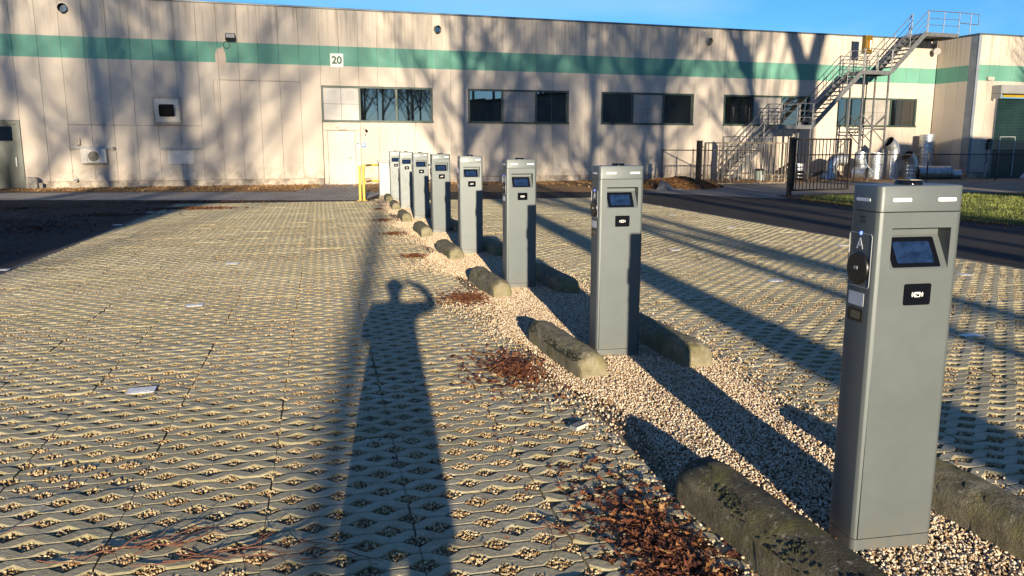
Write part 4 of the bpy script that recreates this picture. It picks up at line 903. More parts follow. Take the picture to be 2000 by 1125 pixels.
def wheel_stop(s, t, rot, label, L=1.28, w=.235, h=.20, moss=0, seed=0):
    p = ST(s, t, -.004); t_ = empty('wheel_stop', p, rot, label, 'wheel stop', 'concrete wheel stops along the gravel strip')
    stop_mesh(L, w, h, seed).build('block', M['stopdark' if seed == 1 else 'stop'], t_)
    if moss:
        mb = MB(); rg = random.Random(seed)
        cl = [(rg.uniform(-L * .46, L * .46), rg.gauss(0, .018)) for q in range(9)]
        for k_ in range(moss):
            cy_, cx_ = rg.choice(cl); y = max(-L * .47, min(L * .47, cy_ + rg.gauss(0, .045))); x = max(-w * .49, -w * .38 + cx_ + rg.gauss(0, .012)); z = h * (.55 + .45 * math.sqrt(max(0, 1 - (x / (w / 2)) ** 2))); r_ = rg.uniform(.004, .011)
            vs = [Vector((x + r_ * math.cos(a) * c_, y + r_ * 1.2 * math.sin(a) * c_, z + r_ * .7 * z_ - .004)) for c_, z_ in ((1, -.3), (.8, .5)) for a in np.linspace(0, 2 * PI, 6, endpoint=False)] + [Vector((x, y, z + r_ * .8 - .004))]
            mb.add(vs, [(i, (i + 1) % 6, 6 + (i + 1) % 6, 6 + i) for i in range(6)] + [(6 + i, 6 + (i + 1) % 6, 12) for i in range(6)], True)
        o = mb.build('moss', M['moss'], t_); o['kind'] = 'stuff'
ords = ['nearest', 'second', 'third', 'fourth', 'fifth', 'sixth', 'seventh', 'eighth']
lab = ['mossy concrete wheel stop half covered in dark lichen in the foreground, by the leaf drift',
       'olive concrete wheel stop with a dark moss ridge left of the second charging post',
       'weathered concrete wheel stop left of the third charging post, leaves at its foot',
       'rounded concrete wheel stop left of the fourth charging post', 'rounded concrete wheel stop left of the fifth charging post',
       'rounded concrete wheel stop left of the sixth charging post', 'small concrete wheel stop left of the seventh charging post',
       'farthest small concrete wheel stop before the grey cabinet']
SP = 2.944
stpos = [(-.18, -.445, .085), (2.93, -.39, .075), (5.90, -.335, .06), (8.74, -.33, .05), (11.68, -.35, .03), (14.58, -.38, .02), (17.75, -.30, .0), (20.75, -.22, 0)]
for i, (s_, t2, dr_) in enumerate(stpos): wheel_stop(s_, t2, RZ + dr_ - .02, lab[i], L=1.50 if i == 0 else 1.14, w=.235 if i == 0 else .205, h=.215 if i == 0 else .20, moss=(420, 420, 90, 40, 0, 0, 0, 0)[i], seed=i + 1)
labr = ['dark concrete wheel stop behind the nearest charging post', 'dark concrete wheel stop with a sunlit end right of the second charging post', 'dark concrete wheel stop right of the third charging post', 'dark concrete wheel stop between the third and fourth charging posts', 'dark concrete wheel stop mostly hidden behind the fifth charging post', 'dark concrete wheel stop mostly hidden behind the sixth charging post']
for i in range(6): wheel_stop(i * SP + .08 + (.0, .02, .0, -.02, .2, 0)[i], .43 + (.07, 0, -.03, -.10, -.12, -.15)[i], RZ + .03, labr[i], L=1.20, w=.225, h=.20, moss=0, seed=20 + i)

# ------------------------------------------------------------------ charging posts
W2, D2, RC = .170, .0825, .022
def post_body(z0, z1):
    mb = MB(); xa, xb, za, zb = -.110, .127, 1.115, 1.263; X = W2 - RC
    out = rrect(-W2, W2, -D2, D2, RC, 5); n = len(out)
    # side band without the flat front (between the two front corners)
    idx = list(range(n)); front = [i for i in range(n) if abs(out[i][1] + D2) < 1e-6]
    v = [(x, y, z0) for x, y in out] + [(x, y, z1) for x, y in out]
    for i in range(n):
        j = (i + 1) % n
        if i in front and j in front and abs(out[i][0] - out[j][0]) > .1: continue
        mb.add([v[i], v[j], v[n + j], v[n + i]], [(0, 1, 2, 3)], True)
    mb.add(v[n:], [tuple(range(n))])
    xs = (-X, xa, xb, X); zs = (z0, za, zb, z1)
    for a in range(3):
        for b in range(3):
            if a == 1 and b == 1: continue
            mb.add([(xs[a], -D2, zs[b]), (xs[a + 1], -D2, zs[b]), (xs[a + 1], -D2, zs[b + 1]), (xs[a], -D2, zs[b + 1])], [(0, 1, 2, 3)])
    d = .066; zc = 1.232; F = -D2; B = -D2 + d
    A0, A1, C0, C1 = (xa, F, za), (xb, F, za), (xa, F, zb), (xb, F, zb); b0, b1, c0, c1 = (xa, B, zc), (xb, B, zc), (xa, B, zb), (xb, B, zb)
    mb.add([A0, A1, b1, b0], [(0, 1, 2, 3)]); mb.add([b0, b1, c1, c0], [(0, 1, 2, 3)]); mb.add([c0, c1, C1, C0], [(0, 1, 2, 3)])
    mb.add([A0, b0, c0, C0], [(0, 1, 2, 3)]); mb.add([A1, C1, c1, b1], [(0, 1, 2, 3)])
    return mb
def sharp(me, ang=30):
    bm = bmesh.new(); bm.from_mesh(me); bmesh.ops.remove_doubles(bm, verts=bm.verts, dist=1e-5)
    for e in bm.edges:
        if len(e.link_faces) == 2 and e.calc_face_angle(0) > R(ang): e.smooth = False
    for f in bm.faces: f.smooth = True
    bm.to_mesh(me); bm.free(); return me
def side(fn): return fn
SL = Matrix.Rotation(-PI / 2, 4, 'Z')
# local helper: map (v to the back, z) on the left face x=-W2
def on_left(mb, poly, d0, d1): return mb.prism([(-(D2 - q[0]), q[1]) for q in poly], -W2 - d1, -W2 - d0, 'x')
proto = empty('charging_post', ST(0, 0), RZ)
link('body', sharp(post_body(.081, 1.3185).mesh('body', M['post'])), proto)
mb = MB(); mb.prism(rrect(-W2 + .006, W2 - .006, -D2 + .006, D2 - .006, RC, 5), 1.3188, 1.3225); mb.prism(rrect(-W2 + .006, W2 - .006, -D2 + .006, D2 - .006, RC, 5), .0775, .0808); mb.build('seam', M['black'], proto)
link('base', sharp(MB().prism(rrect(-W2, W2, -D2, D2, RC, 5), -.02, .0775, smooth=True).mesh('base', M['post'])), proto)
def cap_mb():
    mb = MB(); prev = None; rings = [(0, 1.3225), (0, 1.408), (.002, 1.412), (.006, 1.414)]; n = None; vs = []; fs = []
    for ins, z in rings:
        r_ = rrect(-W2 + ins, W2 - ins, -D2 + ins, D2 - ins, RC, 5); n = len(r_); vs += [(x, y, z) for x, y in r_]
    for k_ in range(3):
        for i in range(n): fs.append((k_ * n + i, k_ * n + (i + 1) % n, (k_ + 1) * n + (i + 1) % n, (k_ + 1) * n + i))
    mb.add(vs, fs, True); mb.add(vs[-n:], [tuple(range(n))]); mb.add(vs[:n], [tuple(range(n))[::-1]]); return mb
cap = link('cap', sharp(cap_mb().mesh('cap', M['post'])), proto)
for x0, x1 in ((-.118, -.043), (.062, .137)): MB().prism(rrect(x0, x1, 1.357, 1.370, .006, 3), -D2 - .0015, -D2 + .003, 'y').build('light_strip', M['lens'], cap)
on_left(MB(), rrect(.05, .132, 1.355, 1.367, .0055, 3), -.003, .0015).build('light_strip', M['lens'], cap)
mb = MB(); mb.prism(rrect(-D2 + .05, -D2 + .132, 1.355, 1.367, .0055, 3), W2 - .003, W2 + .0015, 'x'); mb.build('light_strip', M['lens'], cap)
mb = MB(); mb.tube([(0, .0, 1.4135), (0, .0, 1.426), (0, 0, 1.430)], [.048, .048, .044], 28); mb.build('beacon', M['gloss'], proto)
# display on the sloping face of the recess
sl = Vector((0, .066, 1.232 - 1.115)).normalized(); nl = Vector((0, -sl.z, sl.y))
def slope_plate(x0, x1, a0, a1, lift, th, poly=None):
    o_ = Vector((0, -D2, 1.115)); P = []
    for (x, a) in rrect(x0, x1, a0, a1, .006, 3): P.append(o_ + Vector((x, 0, 0)) + sl * a)
    n = len(P); mb = MB(); v = [p + nl * lift for p in P] + [p + nl * (lift + th) for p in P]
    mb.add(v, [(i, (i + 1) % n, n + (i + 1) % n, n + i) for i in range(n)]); mb.add(v[n:], [tuple(range(n))]); return mb
scr = slope_plate(-.095, .100, .006, .124, .0004, .0022).build('screen', M['gloss'], proto)
slope_plate(-.072, .078, .022, .106, .0027, .0005).build('display', M['lcd'], scr)
rd_ = MB().prism(rrect(-.044, .066, .982, 1.061, .008, 4), -D2 - .0022, -D2 + .002, 'y').build('card_reader', M['gloss'], proto)
mb = MB(); cx, cz = .011, 1.0215; Y0, Y1 = -D2 - .0030, -D2 - .00225
def ib(x0, x1, z0, z1): mb.b2(cx + x0, cx + x1, Y0, Y1, cz + z0, cz + z1)
ib(-.012, .012, .006, .0085); ib(-.012, .012, -.0095, -.007); ib(-.012, -.0095, -.007, .006); ib(.0095, .012, -.007, .006); ib(-.0095, .0095, .0015, .0035); ib(-.0085, -.003, -.006, -.0035)
for sg in (-1, 1):
    for r_ in (.006, .0115):
        for k_ in range(4):
            a0, a1 = R(-45 + 22.5 * k_), R(-22.5 + 22.5 * k_); mb.bar((cx + sg * (.011 + r_ * math.cos(a0)), (Y0 + Y1) / 2, cz + r_ * math.sin(a0)), (cx + sg * (.011 + r_ * math.cos(a1)), (Y0 + Y1) / 2, cz + r_ * math.sin(a1)), .0018, .0025)
mb.build('card_symbol', M['lens'], rd_)
# left side: socket field
so = MB()
fr_ = rrect(.023, .155, 1.043, 1.239, .012, 4)
for i in range(len(fr_)):
    p, q = fr_[i], fr_[(i + 1) % len(fr_)]; so.bar((-W2 - .0005, -D2 + p[0], p[1]), (-W2 - .0005, -D2 + q[0], q[1]), .0022, .0022)
so.build('socket_outline', M['line'], proto)
sk = MB(); sk.tube([(-W2 + .001, -D2 + .089, 1.111), (-W2 - .009, -D2 + .089, 1.111), (-W2 - .012, -D2 + .089, 1.111)], [.060, .060, .055], 32); sk = sk.build('socket_lid', M['black'], proto)
o = link('lid_symbol', text_mesh('lid_symbol', '\u25b2 \u2395', .013, M['line'], .0003), sk, (-W2 - .0125, -D2 + .092, 1.113), (PI / 2, 0, -PI / 2))
mb = MB(); mb.b2(-W2 - .0135, -W2 - .0115, -D2 + .094, -D2 + .098, 1.107, 1.117); mb.b2(-W2 - .0135, -W2 - .0115, -D2 + .080, -D2 + .0815, 1.107, 1.117); mb.b2(-W2 - .0135, -W2 - .0115, -D2 + .086, -D2 + .0875, 1.107, 1.117); mb.b2(-W2 - .0135, -W2 - .0115, -D2 + .0815, -D2 + .086, 1.1155, 1.117); mb.b2(-W2 - .0135, -W2 - .0115, -D2 + .0815, -D2 + .086, 1.107, 1.1085); mb.build('lid_mark', M['line'], sk)
on_left(MB(), circ(.089, 1.239, .007, 14), -.002, .002).build('status_light', M['led'], proto)
link('socket_letter', text_mesh('socket_letter', 'A', .060, M['lens'], .0004), proto, (-W2 - .0006, -D2 + .092, 1.199), (PI / 2, 0, -PI / 2))
on_left(MB(), rrect(.046, .136, .972, 1.021, .003, 2), -.001, .0009).build('paper_label', M['label'], proto)
mt = on_left(MB(), rrect(.044, .132, .913, .961, .006, 3), -.001, .003).build('meter', M['black'], proto)
on_left(MB(), rrect(.060, .112, .923, .951, .003, 2), .003, .0036).build('meter_window', M['meter'], mt)
plab = ['grey charging post numbered 22, the large nearest one at the right', 'grey charging post, second in the row, with a sunlit blue screen', 'grey charging post, third in the row, beside the leaf strewn wheel stop', 'grey charging post, fourth in the row', 'grey charging post, fifth in the row', 'grey charging post, sixth in the row, a yellow post showing right of it', 'grey charging post, seventh in the row', 'grey charging post, last in the row, in front of the pale cabinet']
tag(proto, plab[0], 'charging post', 'grey charging posts in a row')
for i in range(1, 8):
    c = copy_tree(proto); c.location = ST(SP * i, 0); c['label'] = plab[i]; c.rotation_euler = (0, 0, RZ + random.uniform(-.03, .05))
proto.rotation_euler = (0, 0, RZ - R(2.5))
link('number', text_mesh('number', '22', .034, M['dgrey'], .0004, .001), proto, (-W2 - .0006, -D2 + .085, 1.289), (PI / 2, 0, -PI / 2))

# ------------------------------------------------------------------ leaves, twigs, litter
def leaf_arrays(pts, size, seed, flat=.35):
    """lobed curled leaves: centre + 10 rim points"""
    rg = np.random.default_rng(seed); n = len(pts); K = 10
    ang = np.linspace(0, 2 * PI, K, endpoint=False); rad = np.array([1.0, .45, .8, .4, .62, .35, .62, .4, .8, .45])
    base = np.stack([np.cos(ang) * rad, np.sin(ang) * rad * .85, np.zeros(K)], 1)
    v = np.zeros((n, K + 1, 3)); curl = rg.uniform(.05, .6, n); sz = rg.uniform(size[0], size[1], n)
    v[:, 1:, :] = base[None] * rg.uniform(.62, 1.2, (n, K, 1)) * np.stack([np.ones(n), rg.uniform(.45, 1.0, n), np.ones(n)], 1)[:, None, :]; v[:, 1:, 2] = curl[:, None] * (base[None, :, 1] ** 2 * 1.1 + base[None, :, 0] ** 2 * .3) + rg.uniform(-.12, .12, (n, K))
    v *= sz[:, None, None]; a, b, c = rg.uniform(0, 2 * PI, n), rg.normal(0, flat, n), rg.normal(0, flat, n)
    ca, sa, cb, sb, cc, sc = np.cos(a), np.sin(a), np.cos(b), np.sin(b), np.cos(c), np.sin(c)
    x, y, z = v[..., 0], v[..., 1], v[..., 2]
    y2 = y * cb[:, None] - z * sb[:, None]; z2 = y * sb[:, None] + z * cb[:, None]
    x2 = x * cc[:, None] + z2 * sc[:, None]; z3 = -x * sc[:, None] + z2 * cc[:, None]
    x3 = x2 * ca[:, None] - y2 * sa[:, None]; y3 = x2 * sa[:, None] + y2 * ca[:, None]
    out = np.stack([x3, y3, z3], 2) + np.asarray(pts)[:, None, :]
    f = np.array([(0, 1 + i, 1 + (i + 1) % K) for i in range(K)])
    F = (f[None] + (np.arange(n) * (K + 1))[:, None, None]).reshape(-1, 3)
    return out.reshape(-1, 3), F, np.repeat(rg.uniform(0, 1, n), K + 1)
def leaf_thing(name, pts, size, seed, m, label=None, cat='leaf pile', group=None, flat=.35):
    pts = np.asarray(pts); c = pts.mean(0); c[2] = 0
    t_ = empty(name, c, 0, label, cat, group)
    v, f, tone = leaf_arrays(pts - c, size, seed, flat); o = link('leaf_litter', np_mesh('leaf_litter', v, f, m, attr={'tone': tone}), t_); o['kind'] = 'stuff'; return t_
def blob(s0, t0, rs, rt, n, seed, h=.02, z0=.008):
    rg = np.random.default_rng(seed); a = rg.uniform(0, 2 * PI, n * 2); r_ = np.abs(rg.normal(0, .5, n * 2)); s = s0 + rs * r_ * np.cos(a); t = t0 + rt * r_ * np.sin(a)
    k = (r_ < 1.9); s, t, r_ = s[k][:n], t[k][:n], r_[k][:n]
    return st_xyz(s, t, z0 + h * rg.uniform(0, 1, len(s)) * np.exp(-r_ ** 2 * 1.5))
specs = [(.10, -.84, .95, .30, 2300, 'brown leaf drift along the nearest mossy wheel stop'), (2.75, -.80, .75, .42, 1500, 'red brown leaf drift beside the second wheel stop'),
         (5.40, -.62, .55, .45, 1300, 'red brown leaf drift round the foot of the third wheel stop'), (8.75, -.82, .30, .30, 420, 'small dark leaf drift left of the fourth wheel stop'),
         (11.85, -.85, .35, .36, 420, 'dark leaf drift left of the fifth wheel stop'), (14.55, -.82, .35, .28, 300, 'small leaf drift left of the sixth wheel stop'), (17.6, -.70, .3, .26, 200, 'small leaf drift left of the seventh wheel stop')]
piles = []
for i, (s_, t2, rs, rt, n_, lb) in enumerate(specs):
    far = i > 2; piles.append(leaf_thing('leaf_pile', blob(s_, t2, rs, rt, n_, 40 + i, .03, .004), (.008, .042) if not far else (.014, .04), 60 + i, M['leaf'], lb, 'leaf pile', 'leaf drifts beside the wheel stops', .24))
# a few larger leaves that can be picked out, parts of the nearest drift
lv, lf, lt = leaf_arrays(np.zeros((1, 3)), (.05, .05), 5, .0); big_me = [np_mesh('leaf', *leaf_arrays(np.zeros((1, 3)), (.038, .05), 5 + q, .12)[:2], M['leafpale'], attr={'tone': np.full(11, .1)}) for q in range(4)]
c0 = piles[0].location
for k_ in range(46):
    s_ = random.uniform(-.75, .65); t2 = -.62 - abs(random.gauss(0, .13)) - .05; p = ST(s_, t2, random.uniform(.02, .055)) - c0
    link('leaf', big_me[k_ % 4], piles[0], p, (random.gauss(0, .5), random.gauss(0, .5), random.uniform(0, 6.28)))
# loose leaves over paving and asphalt
def scatter(n, seed, fn, size, m, z=.006):
    rg = np.random.default_rng(seed); s = rg.uniform(S0, SE, n * 6); t = rg.uniform(TL, TR, n * 6); k = rg.uniform(0, 1, n * 6) < fn(s, t); s, t = s[k][:n], t[k][:n]
    return st_xyz(s, t, z + rg.uniform(0, .006, len(s)))
def dens(s, t): return np.clip(np.exp(-((np.abs(t) - .75) / .35) ** 2) * .5 + .16 * (np.abs(t) < .6) + .05 + .25 * np.exp(-((s - 1.5) / 1.2) ** 2) * (np.abs(t + 1.1) < .8), 0, 1)
pt = scatter(2600, 91, dens, None, None)
v, f, tone = leaf_arrays(pt, (.012, .028), 92, .3); o = link('loose_leaves', np_mesh('loose_leaves', v, f, M['leaf'], attr={'tone': tone})); o['kind'] = 'stuff'
# wet leaf patches on the far left paving and asphalt
rg = np.random.default_rng(5); P = []
for s_, t2, rs, rt, n_ in ((19.0, -5.3, .55, 1.3, 1500), (17.4, -6.9, .6, 1.5, 700), (16.0, -9.0, 1.2, 2.0, 700), (13.0, -8.6, 1.0, 1.6, 500), (20, -9.5, 1.2, 2.5, 600), (14.5, -7.5, 2.2, 1.6, 900), (18.5, -12, 2.0, 4.0, 1200), (10.5, -7.2, 1.5, 1.0, 400), (21.5, -6.0, .5, 3.5, 700)): P.append(blob(s_, t2, rs, rt, n_, int(s_ * 10), .02, .002))
leaf_thing('leaf_pile', np.concatenate(P[:1]), (.03, .06), 8, M['leaf'], 'dark wet leaf patch at the far left corner of the paving', 'leaf pile')
v, f, tone = leaf_arrays(np.concatenate(P[1:]), (.025, .055), 9, .25); o = link('asphalt_leaves', np_mesh('asphalt_leaves', v, f, M['leaf'], attr={'tone': tone})); o['kind'] = 'stuff'
# leaf litter along the wall
N = 14000; uu = RNG.uniform(-24, 9.0, N); nn_ = np.abs(RNG.normal(0, 1.6, N)) + .05; yy_ = OW.y + EW.y * uu + NW.y * nn_; k = (yy_ > 27.7) & ~((uu > -8.3) & (uu < -6.0) & (RNG.uniform(0, 1, N) < .85)); uu, nn_ = uu[k], nn_[k]
zz_ = .008 + RNG.uniform(0, .045, len(uu))
pw = np.stack([OW.x + EW.x * uu + NW.x * nn_, OW.y + EW.y * uu + NW.y * nn_, zz_], 1)
v, f, tone = leaf_arrays(pw, (.035, .075), 33, .45); o = link('wall_leaves', np_mesh('wall_leaves', v, f, M['leafgold'], attr={'tone': tone})); o['kind'] = 'stuff'
# leaf heap by the fence
rg = np.random.default_rng(77); n_ = 5200; a = rg.uniform(0, 2 * PI, n_); r_ = np.sqrt(rg.uniform(0, 1, n_)); hx = 6.35 + 1.75 * r_ * np.cos(a); hy = 31.0 + 1.7 * r_ * np.sin(a)
hz_ = .33 * np.clip(1 - r_ ** 1.6, 0, 1) * (1 + .15 * np.sin(hx * 4) * np.cos(hy * 3)) + rg.uniform(0, .06, n_)
heap = leaf_thing('leaf_heap', np.stack([hx, hy, hz_], 1), (.05, .10), 78, M['leafpale'], 'big heap of orange brown leaves against the mesh fence', 'leaf heap')
mb = MB(); ring = [(1.75 * r2 * math.cos(q), 1.7 * r2 * math.sin(q), .31 * max(0, 1 - r2 ** 1.6) - .01) for r2 in (1.0, .8, .6, .4, .2) for q in np.linspace(0, 2 * PI, 20, endpoint=False)]
mb.add(ring, [(i * 20 + j, i * 20 + (j + 1) % 20, (i + 1) * 20 + (j + 1) % 20, (i + 1) * 20 + j) for i in range(4) for j in range(20)] + [tuple(80 + j for j in range(20))], True); mb.build('mound', M['leafdirt'], heap, loc=Vector((6.35, 31.0, 0)) - heap.location)
N = 3500; uu = RNG.uniform(5.0, 17, N); nn_ = RNG.uniform(.3, 5.2, N); k = RNG.uniform(0, 1, N) < np.exp(-((nn_ - 2.8) / 1.6) ** 2) * .9; uu, nn_ = uu[k], nn_[k]
pw = np.stack([OW.x + EW.x * uu + NW.x * nn_, OW.y + EW.y * uu + NW.y * nn_, RNG.uniform(.01, .05, len(uu))], 1)
v, f, tone = leaf_arrays(pw, (.04, .08), 34, .4); o = link('yard_leaves', np_mesh('yard_leaves', v, f, M['leafpale'], attr={'tone': tone})); o['kind'] = 'stuff'
N = 700; q = RNG.uniform(0, 1, N); k_x = 8.5 + q * 1.3 + RNG.normal(0, .25, N); k_y = 24.4 - q * 8.5 + RNG.normal(0, .3, N)
v, f, tone = leaf_arrays(np.stack([k_x, k_y, RNG.uniform(.008, .03, N)], 1), (.03, .06), 35, .4); o = link('verge_leaves', np_mesh('verge_leaves', v, f, M['leaf'], attr={'tone': tone})); o['kind'] = 'stuff'

def twigs(name, x, y, n, L, r, seed, label, ang=0.1, spread=.35, wide=.28):
    rg = random.Random(seed); t_ = empty(name, (x, y, 0), 0, label, 'twigs')
    for k_ in range(n):
        a = ang + rg.gauss(0, spread); l = L * rg.uniform(.5, 1); p = Vector((rg.gauss(0, wide), rg.gauss(0, .05), .012)); path = []
        for i in range(6):
            path.append(p.copy()); a += rg.gauss(0, .22); p = p + Vector((math.cos(a), math.sin(a), rg.gauss(.05, .22))) * l / 6; p.z = max(.006, min(.06, p.z))
        mb = MB(); mb.tube(path, [r * (1 - .12 * i) for i in range(6)], 5)
        b = path[3]; mb.tube([b, b + Vector((math.cos(a + .7), math.sin(a + .7), .15)) * l * .3], [r * .6, r * .3], 4); mb.build('twig', M['twig'], t_)
twigs('twig_bundle', -1.15, 2.84, 26, .42, .0028, 3, 'tangle of red brown twigs on the paving at the lower left')
twigs('twig_bundle', .14, 3.06, 5, .30, .0028, 4, 'few brown twigs on the paving left of the leaf drift', -.9, .5, .06)
t_ = empty('packet', (.37, 4.22, .006), R(52), 'small crushed white and dark packet on the paving', 'packet')
mb = MB(); mb.box((0, 0, .012), (.115, .05, .022), rotm(.15, .05), .003); mb.build('carton', M['blockd'], t_); mb = MB(); mb.box((0, -.026, .014), (.113, .003, .023), rotm(.12, .05)); mb.build('side_flap', M['whitep'], t_)

# ------------------------------------------------------------------ bare trees behind the camera: their shadows lie over yard and wall
def make_tree(seed, H, r0, lean=(0, 0), fork=None):
    rg = random.Random(seed); tr = MB(); cr = MB()
    def limb(mb, p, d, L, r, depth, n):
        path = [p.copy()]; rs = [r]; segs = 5 if depth < 2 else 3; q = p.copy(); dd = d.copy(); kids = []
        for i in range(segs):
            dd = (dd + Vector((rg.gauss(0, .10), rg.gauss(0, .10), .06)) * (1.0 if depth else .3)).normalized(); q = q + dd * L / segs; path.append(q.copy()); rs.append(r * (1 - (.55 if depth else .5) * (i + 1) / segs)); kids.append((q.copy(), dd.copy(), rs[-1]))
        mb.tube(path, rs, n, depth == 0)
        if depth >= 4: return
        cnt = (11, 6, 5, 4)[depth]
        for k_ in range(cnt):
            i = rg.randint(2 if depth == 0 else 1, segs - 1); b, bd, br = kids[i]; i2 = max(0, i - 1); b = kids[i2][0].lerp(b, rg.random())
            a = rg.uniform(0, 2 * PI); side_ = Vector((math.cos(a), math.sin(a), 0)); nd = (bd * rg.uniform(.5, .9) + side_ * rg.uniform(.5, .95) + Vector((0, 0, .18))).normalized()
            limb(cr, b, nd, L * rg.uniform(.42, .62) * (.75 if depth == 0 else 1), max(.008, br * rg.uniform(.38, .62)), depth + 1, (8, 6, 4, 3, 3)[depth + 1])
        b, bd, br = kids[-1]
        for k_ in range(2):
            a = rg.uniform(0, 2 * PI); nd = (bd + Vector((math.cos(a), math.sin(a), 0)) * .45).normalized(); limb(cr, b, nd, L * .45, br * .8, depth + 1, (8, 6, 4, 3, 3)[depth + 1])
    if fork:
        base = [Vector((0, 0, 0)), Vector((0, 0, fork))]; tr.tube([base[0], base[0].lerp(base[1], .1), base[1]], [r0 * 1.35, r0, r0 * .92], 12)
        for sg, tl in ((-1, .42), (1, .26)): limb(tr, base[1] - Vector((0, 0, .3)), Vector((sg * tl, rg.uniform(-.15, .15), 1)).normalized(), H - fork, r0 * .66, 0, 10)
    else:
        tr.tube([(0, 0, 0), (0, 0, .5)], [r0 * 1.4, r0 * 1.02], 12); limb(tr, Vector((0, 0, .4)), Vector((lean[0], lean[1], 1)).normalized(), H * .8, r0, 0, 12)
    return tr.mesh('trunk', M['bark'], False), cr.mesh('crown', M['bark'], False)
TV = [make_tree(11, 19, .30), make_tree(12, 21, .26), make_tree(13, 18, .34), make_tree(14, 23, .66, fork=12.2), make_tree(15, 19, .42, (-.42, 0))]
def tree(w, y, var, sc, rz, label, x=None):
    x = (w - .148 * y) / .989 if x is None else x; t_ = empty('bare_tree', (x, y, 0), rz, label, 'tree', 'bare trees behind the car park'); t_.scale = (sc, sc, sc)
    link('trunk', TV[var][0], t_); link('crown', TV[var][1], t_)
trees = [(9.6, -21, 1, .72, 2.7, 'low and twiggy beside the lane'), (12.0, -25, 0, .75, 5.9, 'second low one beside the lane'), (-10.25, -28, 0, 1.0, 0.3, 'on the left beyond the low rear building'), (-7.4, -36, 1, 1.05, 1.0, 'beside the rear building, upright'), 
         (-6.0, -58, 1, 1.1, 2.6, 'behind the right corner of the rear building'), (3.1, -11, 0, 1.0, 1.9, 'closest to the paving, thick'), (4.5, -22, 1, .70, 4.0, 'slim, behind the right bays'),
         (5.8, -30, 2, .75, .7, 'short, behind the right bays'), (8.6, -15, 0, 1.0, 3.3, 'beside the right lane'), (11.2, -30, 2, 1.1, 5.0, 'far down the right lane'), 
         (20.1, -2.5, 3, 1.0, .05, 'big and forked at the right'), (21.4, -5.5, 4, 1.0, 0.0, 'big and leaning at the right'), (-14, -45, 0, 1.15, 2.9, 'far off at the left'), (-19, -40, 1, 1.1, .2, 'at the far left'),
         (33.5, 25, 0, .8, 3.1, 'fourth beyond the end of the side hall'), (42.5, 27.5, 1, .8, 2.2, 'fifth beyond the end of the side hall'), (46.6, 29, 2, .85, 5.1, 'sixth beyond the end of the side hall'), (51, 26, 0, .8, .6, 'seventh beyond the end of the side hall'), (12.6, -5, 2, .8, 1.1, 'small, close to the right lane'),
        ]
for x, y, var, sc, rz, tl in [(34.3, -50, 1, .72, 3.0, 'far beyond the gable, first'), (34.0, -44.5, 2, .72, 4.0, 'far beyond the gable, second'), (42.2, -55, 0, .8, 1.0, 'far beyond the gable, third'), (39.3, -45, 1, .72, 5.0, 'far beyond the gable, fourth'), (50.9, -60, 2, .8, 2.0, 'far beyond the gable, fifth'), (43.5, -48.5, 0, .72, .4, 'far beyond the gable, sixth'),
        (46, -34, 1, 1.0, 1.7, 'behind the side hall, near its gable'), (48, -20, 2, 1.0, .9, 'behind the side hall, second'), (46, -8, 0, .9, 2.2, 'behind the side hall, third'), (45, 5, 1, .9, 4.1, 'behind the side hall, fourth'), (45.5, 12, 2, .9, 2.4, 'behind the side hall, fifth'), (53, -28, 0, 1.1, 3.3, 'behind the side hall, farthest'),
        (29.5, 23.8, 1, .75, 1.0, 'first past the hall end'), (31, 22.5, 0, .7, 2.4, 'second past the hall end'), (33, 26.6, 2, .75, 4.0, 'third past the hall end'), (36, 25, 1, .8, 3.1, 'fourth past the hall end'), (38.5, 27.7, 0, .8, 2.2, 'fifth past the hall end'), (41, 26.5, 2, .85, 5.1, 'sixth past the hall end'), (42, 30, 1, .8, .6, 'seventh past the hall end'), (46, 28, 0, .8, 1.3, 'last past the hall end')]:
    tree(0, y, var, sc, rz, 'bare winter tree ' + tl, x)
for (w, y, var, sc, rz, tl) in trees: tree(w, y, var, sc, rz, 'bare winter tree ' + tl)

t_ = empty('street_lamp', ((-.33 + .148 * 27) / .989, -27, 0), 0, 'slim tapered lamp column behind the photographer', 'street lamp')
mb = MB(); mb.tube([(0, 0, 0), (0, 0, 1.2), (0, 0, 1.21), (0, 0, 8.6)], [.17, .17, .15, .10], 14); mb.build('column', M['steel'], t_)
mb = MB(); mb.b2(-.18, .18, -.1, .55, 8.6, 8.74, .03); mb.build('lamp_head', M['grey'], t_); mb = MB(); mb.b2(-.13, .13, .05, .5, 8.585, 8.599); mb.build('lens', M['lens'], t_)

# two low halls behind the camera (their shadows and reflections are in the photo)
def hall(name, x, y, rz, w, d, h, label):
    t_ = empty(name, (x, y, 0), rz, label, 'building')
    mb = MB(); mb.b2(0, w, -d, 0, 0, h); mb.build('wall', M['rearwall'], t_); mb = MB(); mb.b2(-.25, w + .25, -d - .25, .25, h + .003, h + .18); mb.build('roof', M['roof'], t_)
    for k_ in range(int(w / 4)):
        x_ = 1.5 + k_ * 4; mb = MB(); mb.b2(x_, x_ + 2.4, -.02, .04, 1.2, 2.6); wd = mb.build('window', M['wframe'], t_); mb = MB(); mb.b2(x_ + .08, x_ + 2.32, .042, .05, 1.28, 2.52); mb.build('pane', M['glass'], wd)
    return t_
hall('rear_hall', -48, -12, 0, 44.6, 16, 6.0, 'low grey hall behind the photographer on the left')
hall('side_hall', 23.0, -9.5, PI / 2, 26, 20, 5.9, 'low grey hall across the lane on the right')

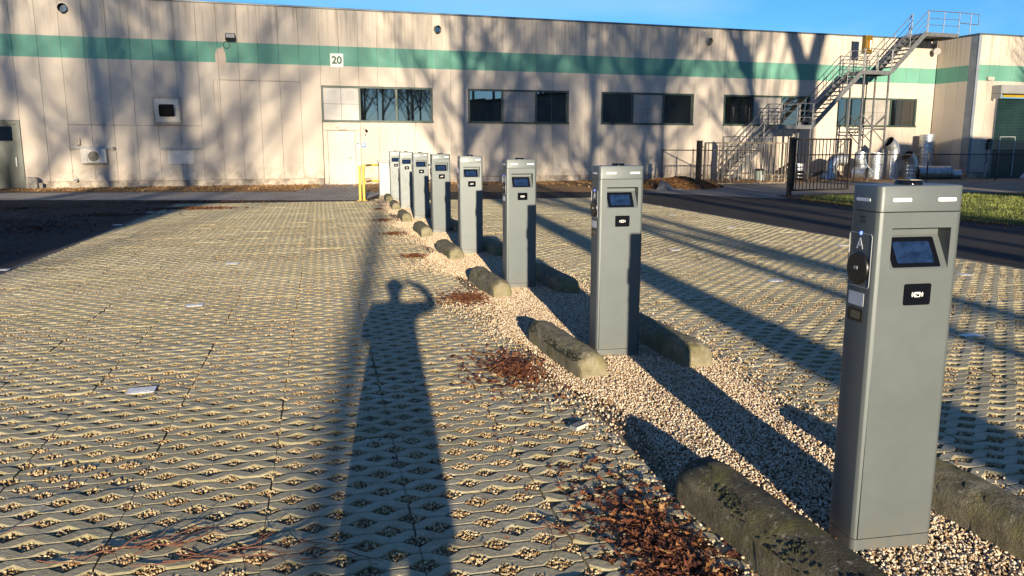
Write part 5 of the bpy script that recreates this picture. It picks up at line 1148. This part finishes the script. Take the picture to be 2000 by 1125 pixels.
# ------------------------------------------------------------------ the photographer (just behind the lens; only the shadow is in view)
per = empty('person', (0.03, -.27, 0), 0, 'person in a long dark coat raising a phone, casting the long shadow', 'person')
J = dict(pel=(0, 0, .90, .150, .11), sp=(0, .0, 1.12, .15, .11), ch=(0, .0, 1.30, .17, .115), nk=(0, .01, 1.42, .06, .06), hd0=(0, .03, 1.50, .075, .085), hd1=(0, .03, 1.575, .085, .10), hd2=(0, .025, 1.635, .06, .075),
         shl=(-.17, 0, 1.36, .075, .075), shr=(.17, 0, 1.36, .075, .075), ell=(-.23, .06, 1.13, .065, .065), wrl=(-.12, .17, 1.28, .045, .045), hal=(-.06, .17, 1.38, .03, .04), elr=(.40, .02, 1.40, .068, .068), wrr=(.29, .10, 1.56, .048, .048), har=(.17, .15, 1.60, .035, .045),
         hpl=(-.105, 0, .86, .115, .11), hpr=(.105, 0, .86, .115, .11), knl=(-.115, .01, .48, .10, .09), knr=(.115, .01, .48, .10, .09), anl=(-.125, -.02, .09, .08, .07), anr=(.125, -.02, .09, .08, .07), tol=(-.14, .14, .035, .045, .03), tor=(.14, .14, .035, .045, .03))
E_ = [('pel', 'sp'), ('sp', 'ch'), ('ch', 'nk'), ('nk', 'hd0'), ('hd0', 'hd1'), ('hd1', 'hd2'), ('ch', 'shl'), ('ch', 'shr'), ('shl', 'ell'), ('ell', 'wrl'), ('wrl', 'hal'), ('shr', 'elr'), ('elr', 'wrr'), ('wrr', 'har'), ('pel', 'hpl'), ('pel', 'hpr'), ('hpl', 'knl'), ('hpr', 'knr'), ('knl', 'anl'), ('knr', 'anr'), ('anl', 'tol'), ('anr', 'tor')]
ks = list(J); me = bpy.data.meshes.new('body'); me.from_pydata([J[k_][:3] for k_ in ks], [(ks.index(a), ks.index(b)) for a, b in E_], []); me.materials.append(M['cloth'])
bo = link('body', me, per); sk_ = bo.modifiers.new('skin', 'SKIN'); 
if not me.skin_vertices: 
    bm = bmesh.new(); bm.from_mesh(me); bm.verts.layers.skin.verify(); bm.to_mesh(me); bm.free()
for i, k_ in enumerate(ks): me.skin_vertices[0].data[i].radius = J[k_][3:5]; me.skin_vertices[0].data[i].use_root = (k_ == 'pel')
sb_ = bo.modifiers.new('sub', 'SUBSURF'); sb_.levels = 2; sb_.render_levels = 2
for sx_, hb in ((1, J['har']), (-1, J['hal'])):
    for k_ in range(5):
        mb = MB(); b = Vector(hb[:3]); fx_ = (k_ - 1.5) * .018
        if k_ < 4: mb.tube([b + Vector((0, 0, fx_)), b + Vector((-sx_ * .03, .03, fx_ + .01)), b + Vector((-sx_ * .06, .035, fx_ + .012)), b + Vector((-sx_ * .075, .02, fx_ + .012))], [.010, .009, .008, .006], 6)
        else: mb.tube([b + Vector((0, -.01, -.03)), b + Vector((-sx_ * .02, -.02, -.01)), b + Vector((-sx_ * .045, -.018, .005))], [.011, .009, .007], 6)
        mb.build('finger', M['skin'], per)
mb = MB(); mb.add([(.10 * math.cos(a) * math.cos(b), .02 + .11 * math.sin(a) * math.cos(b), 1.575 + .11 * math.sin(b)) for b in np.linspace(-.2, PI / 2, 6) for a in np.linspace(0, 2 * PI, 16, endpoint=False)], [(r_ * 16 + c_, r_ * 16 + (c_ + 1) % 16, (r_ + 1) * 16 + (c_ + 1) % 16, (r_ + 1) * 16 + c_) for r_ in range(5) for c_ in range(16)], True); mb.build('hair', M['hair'], per)
mb = MB()
nr = 14
for i in range(2):
    pass
mb.add([(rx * math.cos(a), ry * math.sin(a), z_) for rx, ry, z_ in ((.19, .13, 1.33), (.195, .14, 1.1), (.215, .16, .9), (.235, .175, .56)) for a in np.linspace(0, 2 * PI, 18, endpoint=False)], [(r_ * 18 + c_, r_ * 18 + (c_ + 1) % 18, (r_ + 1) * 18 + (c_ + 1) % 18, (r_ + 1) * 18 + c_) for r_ in range(3) for c_ in range(18)], True); mb.build('coat', M['cloth'], per)
ph = empty('phone', (.05, -.095, 1.55), 0, 'dark phone held up by the person', 'phone'); mb = MB(); mb.box((0, 0, 0), (.15, .008, .072), None, .003); mb.build('case', M['black'], ph); mb = MB(); mb.b2(-.07, .07, -.0055, -.0042, -.033, .033); mb.build('screen', M['gloss'], ph)
